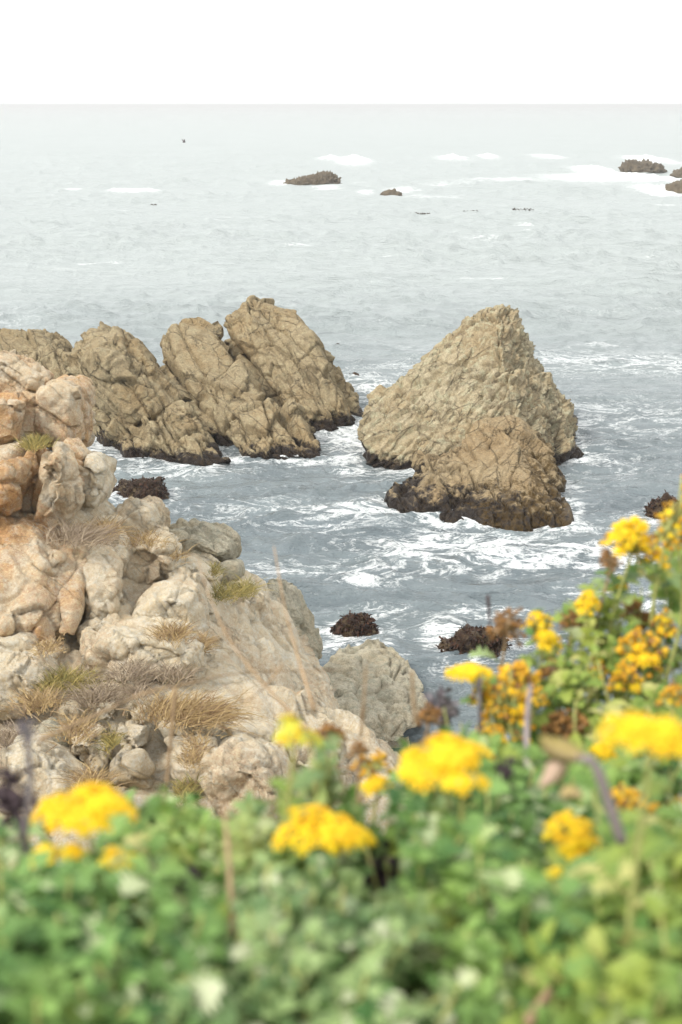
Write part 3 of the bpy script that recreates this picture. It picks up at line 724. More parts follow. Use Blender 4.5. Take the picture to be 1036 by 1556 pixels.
# ================================================================== NEAR CLIFF
VOX = 0.0245
G, GO, GG = M['granite'], M['granite_orange'], M['granite_grey']
LAND = []
def boulder(label, poly, Y, mat, seed, front=0.2, back=0.8, disp=disp_granite, k=1.0, sm=5, extra=None, name='boulder', vox=VOX, inset=0.68, lift=0.15):
    hs_ = [hullpts(poly, Y, front, back, inset, None, lift)]
    if extra: hs_ += extra
    o = rock(name, label, 'rock', hs_, vox, mat, disp, seed, sm, k)
    P = [at(p[0], p[1], p[2] if len(p) > 2 else Y) for p in poly]
    c = sum(P, Vector()) / len(P); LAND.append((c.x, c.y + back * 0.36, c.z - 0.06))
    for p in P[::2]: LAND.append((c.x * .4 + p.x * .6, (c.y * .4 + p.y * .6) + back * 0.42, c.z * .4 + p.z * .6 - 0.15))
    return o
B = boulder
B('flat topped granite cap at the very top left of the cliff', [(-60, 530), (0, 533), (25, 539), (36, 552), (73, 574), (71, 594), (48, 634), (0, 640), (-60, 640)], 18.6, GO, 101, .35, 1.2)
B('orange granite lump with a grey top at the right shoulder of the cliff top', [(60, 590), (77, 576), (100, 577), (118, 586), (125, 600), (123, 640), (110, 692), (80, 680), (46, 660), (48, 625)], 18.0, GO, 102, .3, 1.2)
B('smooth orange granite face at the left edge under the cliff cap', [(-60, 600), (0, 602), (30, 598), (46, 604), (47, 635), (40, 680), (0, 696), (-60, 700)], 17.4, GO, 103, .3, 1.1)
B('narrow pale granite wedge at the left edge below the smooth orange face', [(-60, 700), (0, 692), (39, 674), (40, 704), (16, 730), (-60, 750)], 17.0, G, 104, .25, 1.0)
B('rounded granite block overhanging a dark crack at the left edge', [(-60, 735), (0, 716), (22, 702), (37, 706), (40, 738), (24, 770), (0, 792), (-60, 800)], 16.4, GO, 105, .35, 1.0)
B('upright granite column right of the overhanging block', [(42, 680), (62, 676), (64, 712), (60, 752), (50, 792), (28, 790), (36, 740)], 16.9, GO, 106, .2, 1.0)
B('big orange bulging boulder in the middle of the cliff tower', [(66, 690), (78, 674), (95, 674), (116, 700), (122, 736), (118, 768), (100, 795), (77, 812), (50, 806), (56, 750)], 16.7, GO, 107, .45, 1.2)
B('pale lump hanging over the water at the right side of the cliff tower', [(114, 694), (143, 693), (160, 712), (159, 752), (146, 778), (124, 775), (112, 740)], 17.3, G, 108, .25, 1.1)
# lower wall of the tower: fluted columns
B('wide fluted orange rock wall running down at the left edge', [(-60, 780, 16.6), (0, 775, 16.6), (60, 790, 16.5), (92, 850, 15.9), (90, 930, 15.4), (80, 978, 15.1), (20, 975, 15.0), (-60, 975, 15)], 16, GO, 109, .3, 1.6, disp_wall)
B('orange fluted column below the dry grass on the tower', [(70, 800, 16.7), (118, 800, 16.7), (136, 850, 16.2), (126, 930, 15.5), (110, 965, 15.2), (86, 965, 15.2), (78, 880, 15.8)], 16, GO, 110, .22, 1.3, disp_wall)
B('fluted column split by a thin pale vein, right foot of the tower', [(126, 795, 17.1), (175, 790, 17.2), (194, 850, 16.5), (186, 915, 15.9), (168, 940, 15.6), (130, 950, 15.5), (124, 870, 16.2)], 16, G, 111, .25, 1.3, disp_wall)
B('smooth pale hump crowned above the grassy ledge', [(176, 790), (190, 768), (216, 761), (236, 768), (245, 790), (243, 820), (200, 826), (178, 815)], 17.8, G, 112, .3, 1.0)
B('square shouldered granite block below the grassy ledge', [(178, 826), (210, 816), (250, 824), (268, 846), (262, 885), (230, 905), (192, 915), (184, 870)], 17.0, G, 113, .25, 1.2, k=1.3)
B('grey granite blocks with cracks beside the cove water', [(252, 812), (280, 805), (306, 808), (334, 822), (351, 836), (354, 856), (330, 868), (282, 852), (256, 836)], 19.0, GG, 114, .25, 1.2, k=1.2)
B('flat pale ledge stone below the grey blocks', [(262, 850), (292, 852), (336, 878), (330, 900), (300, 905), (262, 888)], 18.0, G, 115, .25, 1.2)
B('small round grey stone beside the green grass at the cliff edge', [(328, 868), (345, 856), (362, 856), (367, 872), (352, 886), (334, 884)], 18.9, GG, 116, .14, .6, sm=3)
B('pale knob at the brink above the large slanting slab', [(366, 896), (385, 886), (402, 892), (408, 915), (392, 930), (370, 915)], 19.2, G, 117, .2, .9)
B('round domed boulder with dry grass on its right flank', [(190, 950), (206, 922), (232, 899), (262, 890), (300, 900), (314, 930), (314, 975), (250, 978)], 15.9, G, 118, .45, 1.2)
B('low pale shelf left of the domed boulder', [(118, 960), (130, 942), (162, 932), (200, 940), (230, 950), (215, 972), (130, 985)], 15.5, G, 119, .25, 1.0)
B('long whale backed boulder across the grassy hollow', [(112, 990), (124, 966), (180, 955), (240, 958), (290, 966), (315, 980), (318, 1008), (300, 1030), (250, 1036), (180, 1020), (130, 1015)], 15.0, G, 120, .45, 1.3)
B('flat pale stone at the left edge at the foot of the fluted wall', [(-60, 955), (0, 960), (40, 966), (58, 982), (50, 1005), (0, 1005), (-60, 1005)], 14.7, G, 121, .25, 1.1)
B('broad orange tinted boulder at the left edge under the flat stone', [(-60, 985), (0, 988), (46, 994), (80, 1028), (82, 1056), (50, 1080), (0, 1085), (-60, 1085)], 14.1, G, 122, .4, 1.3)
B('large pale slanting slab reaching down towards the sea', [(306, 906, 17.6), (340, 900, 18.2), (372, 896, 18.6), (400, 918, 18.8), (414, 956, 18.8), (446, 1000, 18.8), (484, 1050, 18.6), (520, 1100, 18.2), (522, 1150, 16.6), (480, 1190, 14.8),
   (410, 1160, 14.2), (350, 1090, 14.8), (318, 1030, 15.4), (308, 960, 16.4)], 17, G, 123, .15, 1.6, k=1.25, inset=.7)
B('grey shaded buttress dropping to the water behind the large slab', [(398, 914, 19.6), (420, 918, 20.2), (440, 932, 20.4), (462, 965, 20.6), (484, 1010, 20.6), (480, 1050, 20), (445, 1010, 19.6), (412, 955, 19.4)], 20, GG, 124, .15, 2.0, k=1.2)
B('lobed and wrinkled grey rock at the water, right of the large slab', [(478, 1027, 22.2), (500, 1010, 22.8), (555, 994, 23.4), (592, 997, 23.4), (618, 1024, 23.0), (646, 1046, 22.6), (650, 1070, 22), (640, 1100, 21.2), (604, 1128, 20.4), (560, 1150, 19.6), (505, 1140, 19.4), (488, 1080, 20.6)],
   22, GG, 125, .3, 1.4, disp_wrinkle, 1.1, sm=5, inset=.65)
B('square pale block beside the dark hole, upper of two', [(172, 1106), (200, 1104), (220, 1108), (224, 1136), (205, 1146), (176, 1142)], 13.3, G, 126, .18, .6, sm=3)
B('square pale block with rounded top, lower of two by the dark hole', [(164, 1160), (178, 1147), (215, 1146), (228, 1166), (226, 1192), (166, 1194)], 12.9, G, 127, .2, .6, sm=3)
B('knobbly pale stone in the grass left of the dark hole', [(138, 1070), (152, 1055), (182, 1060), (183, 1082), (170, 1096), (145, 1094)], 13.6, G, 128, .15, .5, sm=3)
B('pale stone wedged high between the grasses below the long boulder', [(174, 1030), (184, 1018), (204, 1024), (206, 1044), (186, 1052)], 14.1, G, 129, .12, .5, sm=3)
B('upright pale stone at the right side of the dark hole', [(198, 1082), (206, 1070), (226, 1070), (230, 1100), (214, 1112), (200, 1104)], 13.6, G, 130, .15, .5, sm=3)
B('long brown shadowed stone under the big dry grass tuft', [(238, 1100), (262, 1086), (320, 1084), (342, 1096), (340, 1116), (300, 1124), (246, 1120)], 13.6, G, 131, .2, .7, sm=3)
B('small brown stone under the long shadowed one', [(244, 1128), (256, 1116), (300, 1114), (314, 1122), (300, 1138), (256, 1144)], 13.2, G, 132, .14, .5, sm=3)
B('rounded brown boulder leaning on the lowest pale boulder', [(262, 1160), (270, 1140), (300, 1126), (326, 1134), (322, 1158), (304, 1182), (274, 1184)], 12.9, G, 133, .22, .6, sm=3)
B('largest pale boulder at the bottom of the cliff, just above the green leaves', [(304, 1180), (318, 1152), (350, 1136), (392, 1142), (420, 1160), (436, 1200), (430, 1240), (380, 1260), (320, 1240)], 12.5, G, 134, .4, .9, k=1.3)
B('pale boulder at the lower left edge above the yellow flowers', [(-60, 1140), (0, 1138), (50, 1140), (90, 1162), (128, 1190), (132, 1215), (90, 1245), (0, 1250), (-60, 1250)], 12.4, G, 135, .35, 1.0)
B('cracked stone between the grasses above the lower left boulder', [(96, 1120), (118, 1108), (148, 1118), (166, 1150), (160, 1190), (128, 1180), (104, 1150)], 13.1, G, 136, .2, .7, k=1.3, sm=3)
B('pale stone on the slab edge beside the lowest boulder', [(340, 1110), (372, 1108), (410, 1128), (420, 1155), (380, 1150), (345, 1130)], 13.6, G, 137, .18, .7, sm=3)
B('rubbly pale ledge low on the slab, behind the pale yellow flower', [(405, 1140), (450, 1128), (500, 1150), (520, 1200), (490, 1250), (430, 1240)], 13.4, G, 138, .25, 1.0, k=1.7, sm=5)
B('pale stone in dry grass by the left edge of the cliff', [(88, 1080), (104, 1066), (122, 1072), (126, 1094), (106, 1106), (90, 1100)], 13.6, G, 139, .12, .5, sm=3)
B('dark grey lichen covered stone in the grass left of the square blocks', [(60, 1110), (78, 1098), (98, 1110), (102, 1140), (80, 1150), (62, 1136)], 13.2, GG, 140, .14, .5, sm=5, k=1.3)

# the slope itself, lying under and behind the boulders
def build_slope():
    L = np.array(LAND + [(-9, 15, 4.6), (-9, 19, 6.6), (-7, 22, 5.5), (-9, 26, 3), (-4.5, 20.5, 4.8), (-3.4, 22, 2.2), (-2, 21.5, 2.2), (-1.2, 23, 0.0), (-2.6, 23.5, 0), (0.6, 19.5, -.2), (1.8, 20, -.6), (2.5, 24, -1.5), (0, 26, -1.5), (-3, 27, -1.5), (-6, 28, -1.5), (5, 22, -1.8),
                    (-5, 11, 4.0), (-3, 11, 3.3), (-1.5, 11.5, 2.8), (-.5, 12, 2.3), (0.6, 13, 1.6), (1.5, 15, .5), (2.5, 17, -.4), (-1, 9, 3.6), (-3, 9, 4.2), (1, 9, 3.2), (3, 11, 1.4), (4, 14, -.2), (0, 16.5, 1.6), (.6, 18, .2), (.3, 19, .1), (.9, 19.5, -.2), (0.2, 20.5, -.2), (.8, 20.8, -.4), (0, 19.6, .1), (1.2, 18.5, -.2), (.5, 17, .5)])
    xs = np.arange(-10, 6, 0.06); ys = np.arange(8.5, 29, 0.06)
    X, Y = np.meshgrid(xs, ys); X = X.ravel(); Y = Y.ravel()
    num = np.zeros_like(X); den = np.zeros_like(X)
    for (lx, ly, lz) in L:
        wq = 1 / (((X - lx) ** 2 + (Y - ly) ** 2) + 0.05) ** 1.6
        num += wq * lz; den += wq
    Z = num / den
    ysh = np.interp(X, [-10, -4.6, -3.9, -3.0, -1.9, -.3, .5, 1.1, 1.5, 2.5, 5, 8], [26, 20.8, 18.4, 18.6, 19.4, 20.4, 21.6, 21.6, 20, 16.5, 12.5, 11])
    Z -= 0.06 + 1.6 * np.maximum(0, Y - ysh + 0.4); Z = np.maximum(Z, -1.6)
    P = np.stack([X, Y, Z], 1)
    Z += disp_granite(P, None, 200, 1.3) - 0.05
    V = np.stack([X, Y, Z], 1); nx = len(xs)
    i = np.arange(len(ys) - 1)[:, None] * nx + np.arange(nx - 1)[None, :]
    F = np.stack([i, i + 1, i + nx + 1, i + nx], -1).reshape(-1, 4)
    keep = V[F[:, 0], 2] > -1.3
    o = link('cliff_slope', mesh_from('cliff_slope', V, F[keep], G, True)); o['kind'] = 'structure'
build_slope()

# ================================================================== GRASS TUFTS ON THE CLIFF
def grass(label, px, py, wpx, hpx, Y, mat, seed, n=260, lean=0.0, droop=0.3):
    rng = np.random.default_rng(seed); c = at(px, py + hpx * 0.4, Y - 0.25); s = Y / FPX
    W = wpx * s; L0 = hpx * s * 1.0
    Vs, Fs, tn = [], [], []
    for i in range(int(n * 1.4)):
        bx = rng.normal(0, W * 0.30); by = rng.normal(0, 0.12); bz = rng.normal(0, hpx * s * 0.10)
        L = L0 * rng.uniform(0.25, 1.0); a = rng.normal(lean, 0.42) + 1.0 * bx / max(W, .01); b_y = rng.normal(-0.15, 0.4)
        d = np.array((math.sin(a), b_y, math.cos(a))); d /= np.linalg.norm(d)
        w_ = rng.uniform(0.0028, 0.006); p0 = np.array((bx, by, bz)); side = np.cross(d, (rng.normal(0, .4), 1, 0)); side /= np.linalg.norm(side)
        t = rng.random(); b0 = len(Vs)
        for q in (0, .35, .7, 1.0):
            p = p0 + d * L * q + np.array((math.copysign(.18, a), 0, -droop)) * L * q * q
            ww = w_ * (1 - q * .85); Vs += [p - side * ww, p + side * ww]; tn += [t, t]
        for k in range(3): Fs.append((b0 + 2 * k, b0 + 2 * k + 1, b0 + 2 * k + 3, b0 + 2 * k + 2))
    o = link('grass_tuft', mesh_from('grass_tuft', Vs, Fs, mat, True, tn), loc=c)
    tag(o, label, 'grass tuft', 'grass tufts growing between the cliff boulders')
gd, gg, gn = M['grass_dry'], M['grass_grey'], M['grass_green']
grass('wide dry brown tuft on the ledge across the cliff tower', 120, 800, 80, 46, 16.4, gg, 1, 420, 0.5)
grass('brown tuft on the tower ledge just left of the smooth hump', 158, 792, 42, 46, 16.9, gd, 2, 260)
grass('dry tuft at the foot of the smooth pale hump', 216, 812, 56, 30, 17.2, gd, 3, 240)
grass('reddish dry tuft trailing down right of the hump', 258, 834, 34, 32, 17.3, gd, 4, 150)
grass('golden tuft at the brink above the large slab', 340, 892, 50, 30, 17.7, gn, 5, 260)
grass('yellow green tuft at the cliff edge, rightmost on the brink', 372, 885, 26, 34, 18.2, gn, 6, 200)
grass('tiny green tuft beside the small round grey stone', 322, 862, 22, 18, 18.3, gn, 7, 200)
grass('dry tuft hanging down the right flank of the domed boulder', 262, 950, 44, 38, 15.1, gd, 8, 260)
grass('thin dry tuft at the right foot of the domed boulder', 306, 968, 22, 36, 15.4, gd, 9, 200)
grass('reddish green mat of grass in the hollow at left', 96, 1022, 74, 44, 14.2, gn, 10, 420, 0.2)
grass('grey brown tuft in the middle of the hollow', 150, 1040, 54, 56, 13.9, gg, 11, 300)
grass('grey tuft against the long whale backed boulder', 198, 1010, 50, 36, 14.0, gg, 12, 260)
grass('small brown tuft below the long boulder', 214, 1036, 30, 36, 13.8, gg, 13, 160)
grass('biggest shaggy golden brown tuft leaning right over the stones', 282, 1062, 108, 62, 13.4, gd, 14, 900, 0.55)
grass('dry tuft at the right end of the long boulder', 262, 1014, 54, 32, 14.2, gg, 15, 240)
grass('wispy pale tuft at the left edge of the hollow', 58, 1054, 60, 44, 13.6, gd, 16, 260, -0.1)
grass('sparse grass at the left edge under the broad boulder', 14, 1108, 50, 46, 13.0, gg, 17, 220)
grass('dry tuft left of the square pale blocks', 116, 1096, 44, 44, 12.9, gd, 18, 240)
grass('wispy grass between the cracked stone and the square blocks', 136, 1172, 56, 42, 12.3, gd, 19, 260)
grass('bright green sprig above the upper square block', 168, 1118, 22, 26, 12.8, gn, 20, 170)
grass('green sprig at the bottom beside the brown leaning boulder', 280, 1196, 34, 28, 12.2, gn, 21, 220)
grass('green cushion plant in the crack high on the cliff tower', 54, 668, 30, 22, 16.9, gn, 22, 380, 0.0, 0.1)
grass('thin dry tuft at the right end of the stones under the big tuft', 292, 1142, 30, 22, 12.7, gd, 23, 220)
grass('pale dry tuft on the slab edge below the big tuft', 300, 1120, 40, 24, 13.0, gd, 24, 120)
grass('little dry tuft on the flat ground at the foot of the fluted wall', 74, 978, 36, 18, 14.5, gd, 25, 240)

# ================================================================== GROUND UNDER THE SHRUBS
def build_top():
    xs = np.arange(-9, 9, 0.12); ys = np.arange(-6, 9.2, 0.12)
    X, Y = np.meshgrid(xs, ys); X = X.ravel(); Y = Y.ravel()
    Z = 8.35 - 0.22 * np.clip(Y, -3, 3) - 0.75 * np.clip(Y - 3, 0, 9) + 0.12 * fbm(np.stack([X, Y, X * 0], 1) * .7, 4, 9)
    V = np.stack([X, Y, Z], 1); nx = len(xs)
    i = np.arange(len(ys) - 1)[:, None] * nx + np.arange(nx - 1)[None, :]
    F = np.stack([i, i + 1, i + nx + 1, i + nx], -1).reshape(-1, 4)
    m, n, p, _ = newmat('dark soil'); b = NB(n); P = b.pos()
    n.links.new(b.mix(b.ramp(b.noise(P, 6, 6, .7), [(.35, 0.), (.65, 1.)]), (0.06, 0.045, 0.03), (0.16, 0.12, 0.08)), p.inputs['Base Color']); p.inputs['Roughness'].default_value = .95
    n.links.new(b.bump(b.noise(P, 18, 6, .7), .8, .03), p.inputs['Normal'])
    o = link('clifftop_ground', mesh_from('clifftop_ground', V, F, m, True)); o['kind'] = 'structure'
build_top()
def ground_z(x, y): return 8.35 - 0.22 * max(-3, min(y, 3)) - 0.75 * max(0, y - 3)

# ================================================================== FOREGROUND SHRUBS
def leaf_mesh(name, mat, lobes=3, L=1.0, W=0.42, tone=0.0):
    """a lobed, folded and drooping blade along +X, unit length"""
    prof = [(0, .03), (.22, .07), (.32, .34), (.38, .11), (.50, .46), (.58, .14), (.70, .44), (.78, .16), (.90, .22), (1.0, .02)] if lobes else \
           [(0, .03), (.2, .16), (.4, .27), (.6, .28), (.8, .20), (.94, .09), (1.0, .01)]
    V, F = [], []
    for i, (x, w_) in enumerate(prof):
        z = 0.16 * math.sin(x * 2.4) - 0.22 * x * x
        w_ *= W / .42
        V += [(x * L, -w_, z + 0.35 * w_), (x * L, 0, z), (x * L, w_, z + 0.35 * w_)]
    for i in range(len(prof) - 1):
        a = i * 3; F += [(a, a + 1, a + 4, a + 3), (a + 1, a + 2, a + 5, a + 4)]
    return mesh_from(name, V, F, mat, True, [tone] * len(V))
LEAF = {}
for key in ('leaf', 'leaf_lime', 'leaf_sage'):
    LEAF[key] = [leaf_mesh('leaf', M[key], 1), leaf_mesh('leaf', M[key], 0), leaf_mesh('leaf', M[key], 1, 1.0, .55)]
def leaf_np(me):
    V, N, E = get_np(me); F = [tuple(p.vertices) for p in me.polygons]; return V, np.array(F)

def leaf_frames(clumps, n, rng, size, stems=None):
    """positions and frames for leaves gathered in whorls on the outside of clumps"""
    out = []
    wts = np.array([c[1] ** 2 for c in clumps]); wts /= wts.sum()
    while len(out) < n:
        c, r = clumps[rng.choice(len(clumps), p=wts)]
        d = rng.normal(0, 1, 3); d /= np.linalg.norm(d)
        if d[2] < -0.35: continue
        tip = np.array(c) + d * np.array((r, r, r * .8)) * rng.uniform(0.55, 1.05)
        ax = d * .7 + np.array((0, -.15, .75)); ax += rng.normal(0, .2, 3); ax /= np.linalg.norm(ax)
        tall = rng.random() < .55; k = rng.integers(8, 12) if tall else rng.integers(5, 8); ph = rng.uniform(0, 6.28)
        u = np.cross(ax, (0.3, .9, .1)); u /= np.linalg.norm(u); v = np.cross(ax, u)
        s0 = size * rng.uniform(.7, 1.2)
        for j in range(k):
            an = ph + j * 2.4; el = 0.15 + 0.8 * j / k
            x = (u * math.cos(an) + v * math.sin(an)) * math.cos(el) + ax * math.sin(el); x /= np.linalg.norm(x)
            up = ax - x * np.dot(ax, x); up /= np.linalg.norm(up); y = np.cross(up, x)
            s = s0 * (1.1 - .5 * j / k) * rng.uniform(.8, 1.15)
            out.append((tip - ax * size * (2.6 if tall else .3) * (1 - j / k) + (ax * size * .8 if tall else 0), np.stack([x, y, up], 1), s))
        if tall and stems is not None: stems.append((tip - ax * size * 3.5, tip + ax * size * .7))
    return out[:n]

FLOWERS = [(128,1222,172,.95,70),(82,1290,92,.93,55),(182,1302,86,.92,40),(448,1108,90,1.05,60),(494,1258,166,.98,80),(668,1142,150,1.0,70),(704,1178,100,.98,60),(562,1163,66,1.5,50),(575,1192,50,1.3,36),
    (876,1268,108,1.0,80),(994,1108,172,.76,80),(915,1150,58,1.45,44),(960,1216,90,1.2,56),(846,1328,44,.95,26),(964,820,104,1.9,76),(928,856,34,1.88,40),(1026,772,66,1.8,80),(893,918,44,1.85,40),(828,958,70,1.8,60),(770,946,62,1.78,60),
    (712,1018,76,1.6,40),(768,1082,92,1.6,100),(790,1020,70,1.7,50),(975,992,84,1.75,70),(950,1036,60,1.72,50),(858,1108,80,1.65,56),(970,935,66,1.95,50),(1030,1225,70,1.3,44),(862,1160,90,.9,70),(585,1335,80,1.1,90),(285,1345,60,1.0,46),(930,1225,40,.9,90),(350,1400,24,.88,200)]
def hides_flower(p):
    d = Vector(p) - Vector((0, 0, H)); fz = d.y * cP - d.z * sP
    if fz < 0.1: return False
    px = 518 + FPX * d.x / fz; py = 778 - FPX * (d.y * sP + d.z * cP) / fz
    for fx, fy, w_, Y, h_ in FLOWERS:
        if p[1] < Y + .03 and abs(px - fx) < w_ * .5 + 10 and abs(py - fy) < h_ * .5 + 10: return True
    return False
def shrub(label, clumps_px, mat, n, size, seed, nparts=200, tw=14, stem_mat='stem_green'):
    rng = np.random.default_rng(seed)
    clumps = [(at(px, py, Y), r) for px, py, Y, r in clumps_px]
    cx = sum(c.x for c, _ in clumps) / len(clumps); cy = sum(c.y for c, _ in clumps) / len(clumps)
    org = Vector((cx, cy, ground_z(cx, cy)))
    e = empty('leafy_shrub', org, label, 'shrub')
    stems = []
    fr = [f for f in leaf_frames([(c, r * rng.uniform(.6, 1.05)) for c, r in clumps], int(n * .44), rng, size, stems) if not hides_flower(f[0])]
    # the leaves that show largest (nearest the camera, on the outside) are parts of their own
    camp = np.array((0, 0, H))
    key = [f[2] / np.linalg.norm(f[0] - camp) * (1 + .6 * (f[0][2] - org.z)) for f in fr]
    order = np.argsort(key)[::-1]; single = set(order[:nparts].tolist())
    alt = {'leaf': ('leaf_sage', 'leaf_lime'), 'leaf_lime': ('leaf', 'leaf_sage'), 'leaf_sage': ('leaf', 'leaf')}[mat]
    meshes = LEAF[mat] * 4 + LEAF[alt[0]] + LEAF[alt[1]]
    data = [leaf_np(m) for m in LEAF[mat]]
    Vs, Fs, tn = [], [], []; base_i = 0
    for i, (p, fm, s) in enumerate(fr):
        k = int(rng.integers(0, 3))
        if i in single:
            k = int(rng.integers(0, len(meshes)))
            o = link('leaf', meshes[k], e)
            mw = Matrix(((fm[0, 0], fm[0, 1], fm[0, 2], 0), (fm[1, 0], fm[1, 1], fm[1, 2], 0), (fm[2, 0], fm[2, 1], fm[2, 2], 0), (0, 0, 0, 1)))
            o.matrix_local = Matrix.Translation(Vector(p) - org) @ mw @ Matrix.Scale(s, 4)
        else:
            V, F = data[k]; Vs.append((V * s) @ fm.T + p - np.array(org)); Fs.append(F + base_i); base_i += len(V); tn += [rng.random()] * len(V)
    if Vs:
        o = link('foliage', mesh_from('foliage', np.concatenate(Vs), np.concatenate(Fs), M[mat], True, tn), e); o['kind'] = 'stuff'
    # woody branches from the root up into each clump
    paths = []
    for c, r in clumps:
        for q in range(3):
            tip = c + Vector(rng.normal(0, r * .4, 3)) - org - Vector((0, 0, r * .3))
            root = Vector((tip.x * .35 + rng.normal(0, .05), tip.y * .35 + rng.normal(0, .05), -0.03))
            mid = root.lerp(tip, .55) + Vector(rng.normal(0, .03, 3))
            pp = curve([root, mid, tip], 8); paths.append((pp, [0.0032 * (1 - i / 11) for i in range(9)]))
    for q0, q1 in stems:
        if not hides_flower(q1): paths.append(([Vector(q0) - org, Vector((q0 + q1) / 2) - org + Vector(rng.normal(0, .002, 3)), Vector(q1) - org], [.0018, .0015, .001]))
    link('branches', tubes_mesh('branches', paths, M[stem_mat]), e)
    return e

shrub('bright green leafy shrub filling the bottom left corner', [(40, 1480, .78, .085), (150, 1430, .84, .09), (60, 1560, .72, .09), (230, 1520, .80, .09), (130, 1370, .95, .07), (40, 1410, .92, .07), (150, 1560, .74, .08), (20, 1620, .7, .1)], 'leaf', 4600, 0.026, 1, 295)
shrub('dark green domed shrub between the left yellow flowers and the brown stalk', [(250, 1330, 1.12, .075), (300, 1350, 1.08, .08), (210, 1390, 1.0, .07), (270, 1440, .95, .08), (320, 1300, 1.2, .05), (240, 1262, 1.2, .04), (330, 1420, .95, .07), (285, 1255, 1.25, .03)], 'leaf', 4000, 0.025, 2, 295)
shrub('grey green sage coloured shrub along the bottom right of the brown stalk', [(400, 1330, 1.05, .07), (430, 1420, .9, .08), (480, 1500, .8, .08), (380, 1520, .8, .08), (300, 1580, .74, .09), (560, 1560, .76, .08), (410, 1260, 1.2, .05), (540, 1330, 1.0, .05), (470, 1380, .95, .06), (500, 1180, 1.15, .03), (470, 1150, 1.1, .022)], 'leaf_sage', 4400, 0.025, 3, 295)
shrub('deep green shrub under the large central yellow flower', [(640, 1250, 1.15, .08), (700, 1290, 1.1, .09), (620, 1350, 1.0, .09), (720, 1380, 1.0, .09), (780, 1340, 1.05, .08), (640, 1430, .9, .09), (760, 1470, .86, .09), (680, 1520, .8, .09), (580, 1280, 1.15, .06), (770, 1260, 1.2, .07)], 'leaf', 5200, 0.028, 4, 295)
shrub('yellow green shrub in the bottom right corner with broad lime leaves', [(900, 1400, .95, .08), (990, 1350, .95, .08), (1020, 1440, .85, .08), (940, 1500, .8, .08), (860, 1540, .78, .08), (1030, 1540, .74, .08), (840, 1450, .88, .07), (1000, 1280, 1.05, .07), (880, 1340, 1.02, .06), (960, 1400, .9, .07)], 'leaf_lime', 4200, 0.030, 5, 295)
shrub('light green spreading shrub carrying golden flowers at the right edge', [(880, 1020, 1.85, .13), (950, 980, 1.9, .12), (1010, 1000, 1.9, .13), (830, 1080, 1.75, .11), (900, 1100, 1.7, .13), (980, 1100, 1.65, .13), (1040, 900, 2.0, .10), (880, 965, 1.95, .07), (1020, 860, 1.95, .045), (960, 940, 1.95, .06), (985, 870, 1.93, .03), (700, 1060, 1.6, .03), (800, 1140, 1.6, .09), (860, 1180, 1.5, .1), (940, 1200, 1.45, .12), (760, 1120, 1.6, .07)], 'leaf_lime', 3600, 0.029, 6, 295)
shrub('green sprawl of leaves behind the fading flowers, right of the central flower', [(820, 1200, 1.35, .1), (760, 1200, 1.35, .08), (900, 1260, 1.25, .1), (960, 1300, 1.2, .09), (830, 1270, 1.2, .07), (1030, 1220, 1.3, .1), (1000, 1180, 1.4, .08)], 'leaf', 3600, 0.028, 7, 295)
shrub('pale silvery shrub at the left edge below the dead grey stalk', [(0, 1310, 1.1, .06), (-10, 1380, 1.0, .07), (20, 1350, 1.1, .05)], 'leaf_sage', 420, 0.026, 8, 120)

shrub('plant with broad lime green leaves at the lower right edge', [(1000, 1385, .86, .03), (960, 1440, .82, .03), (1030, 1340, .9, .025)], 'leaf_lime', 70, 0.042, 9, 70)
# florets
def floret_mesh(name, mat, bud=False):
    V, F = [], []
    # domed button
    rings = [(0.0, .30), (.26, .26), (.44, .12), (.5, -.06)] if not bud else [(0, .5), (.3, .42), (.46, .2), (.5, -.08), (.34, -.3)]
    V.append((0, 0, rings[0][1])); ns = 7
    for r, z in rings[1:]:
        for k in range(ns): a = 2 * math.pi * k / ns; V.append((r * math.cos(a), r * math.sin(a), z))
    for k in range(ns): F.append((0, 1 + k, 1 + (k + 1) % ns))
    for j in range(len(rings) - 2):
        for k in range(ns): a = 1 + j * ns; F.append((a + k, a + ns + k, a + ns + (k + 1) % ns, a + (k + 1) % ns))
    if not bud:
        for k in range(7):
            a = 2 * math.pi * (k + .5) / 7; c, s = math.cos(a), math.sin(a); b0 = len(V)
            for (r, t, z) in ((.38, -.12, .02), (.38, .12, .02), (.82, .20, .0), (.98, 0, -.06), (.82, -.20, .0)):
                V.append((r * c - t * s, r * s + t * c, z))
            F.append(tuple(range(b0, b0 + 5)))
    return mesh_from(name, V, F, mat, True)
FL = {'yellow': floret_mesh('floret', M['petal']), 'gold': floret_mesh('floret', M['petal_gold'], True), 'pale': floret_mesh('floret', M['petal_pale']), 'brown': floret_mesh('floret', M['petal_brown'], True)}
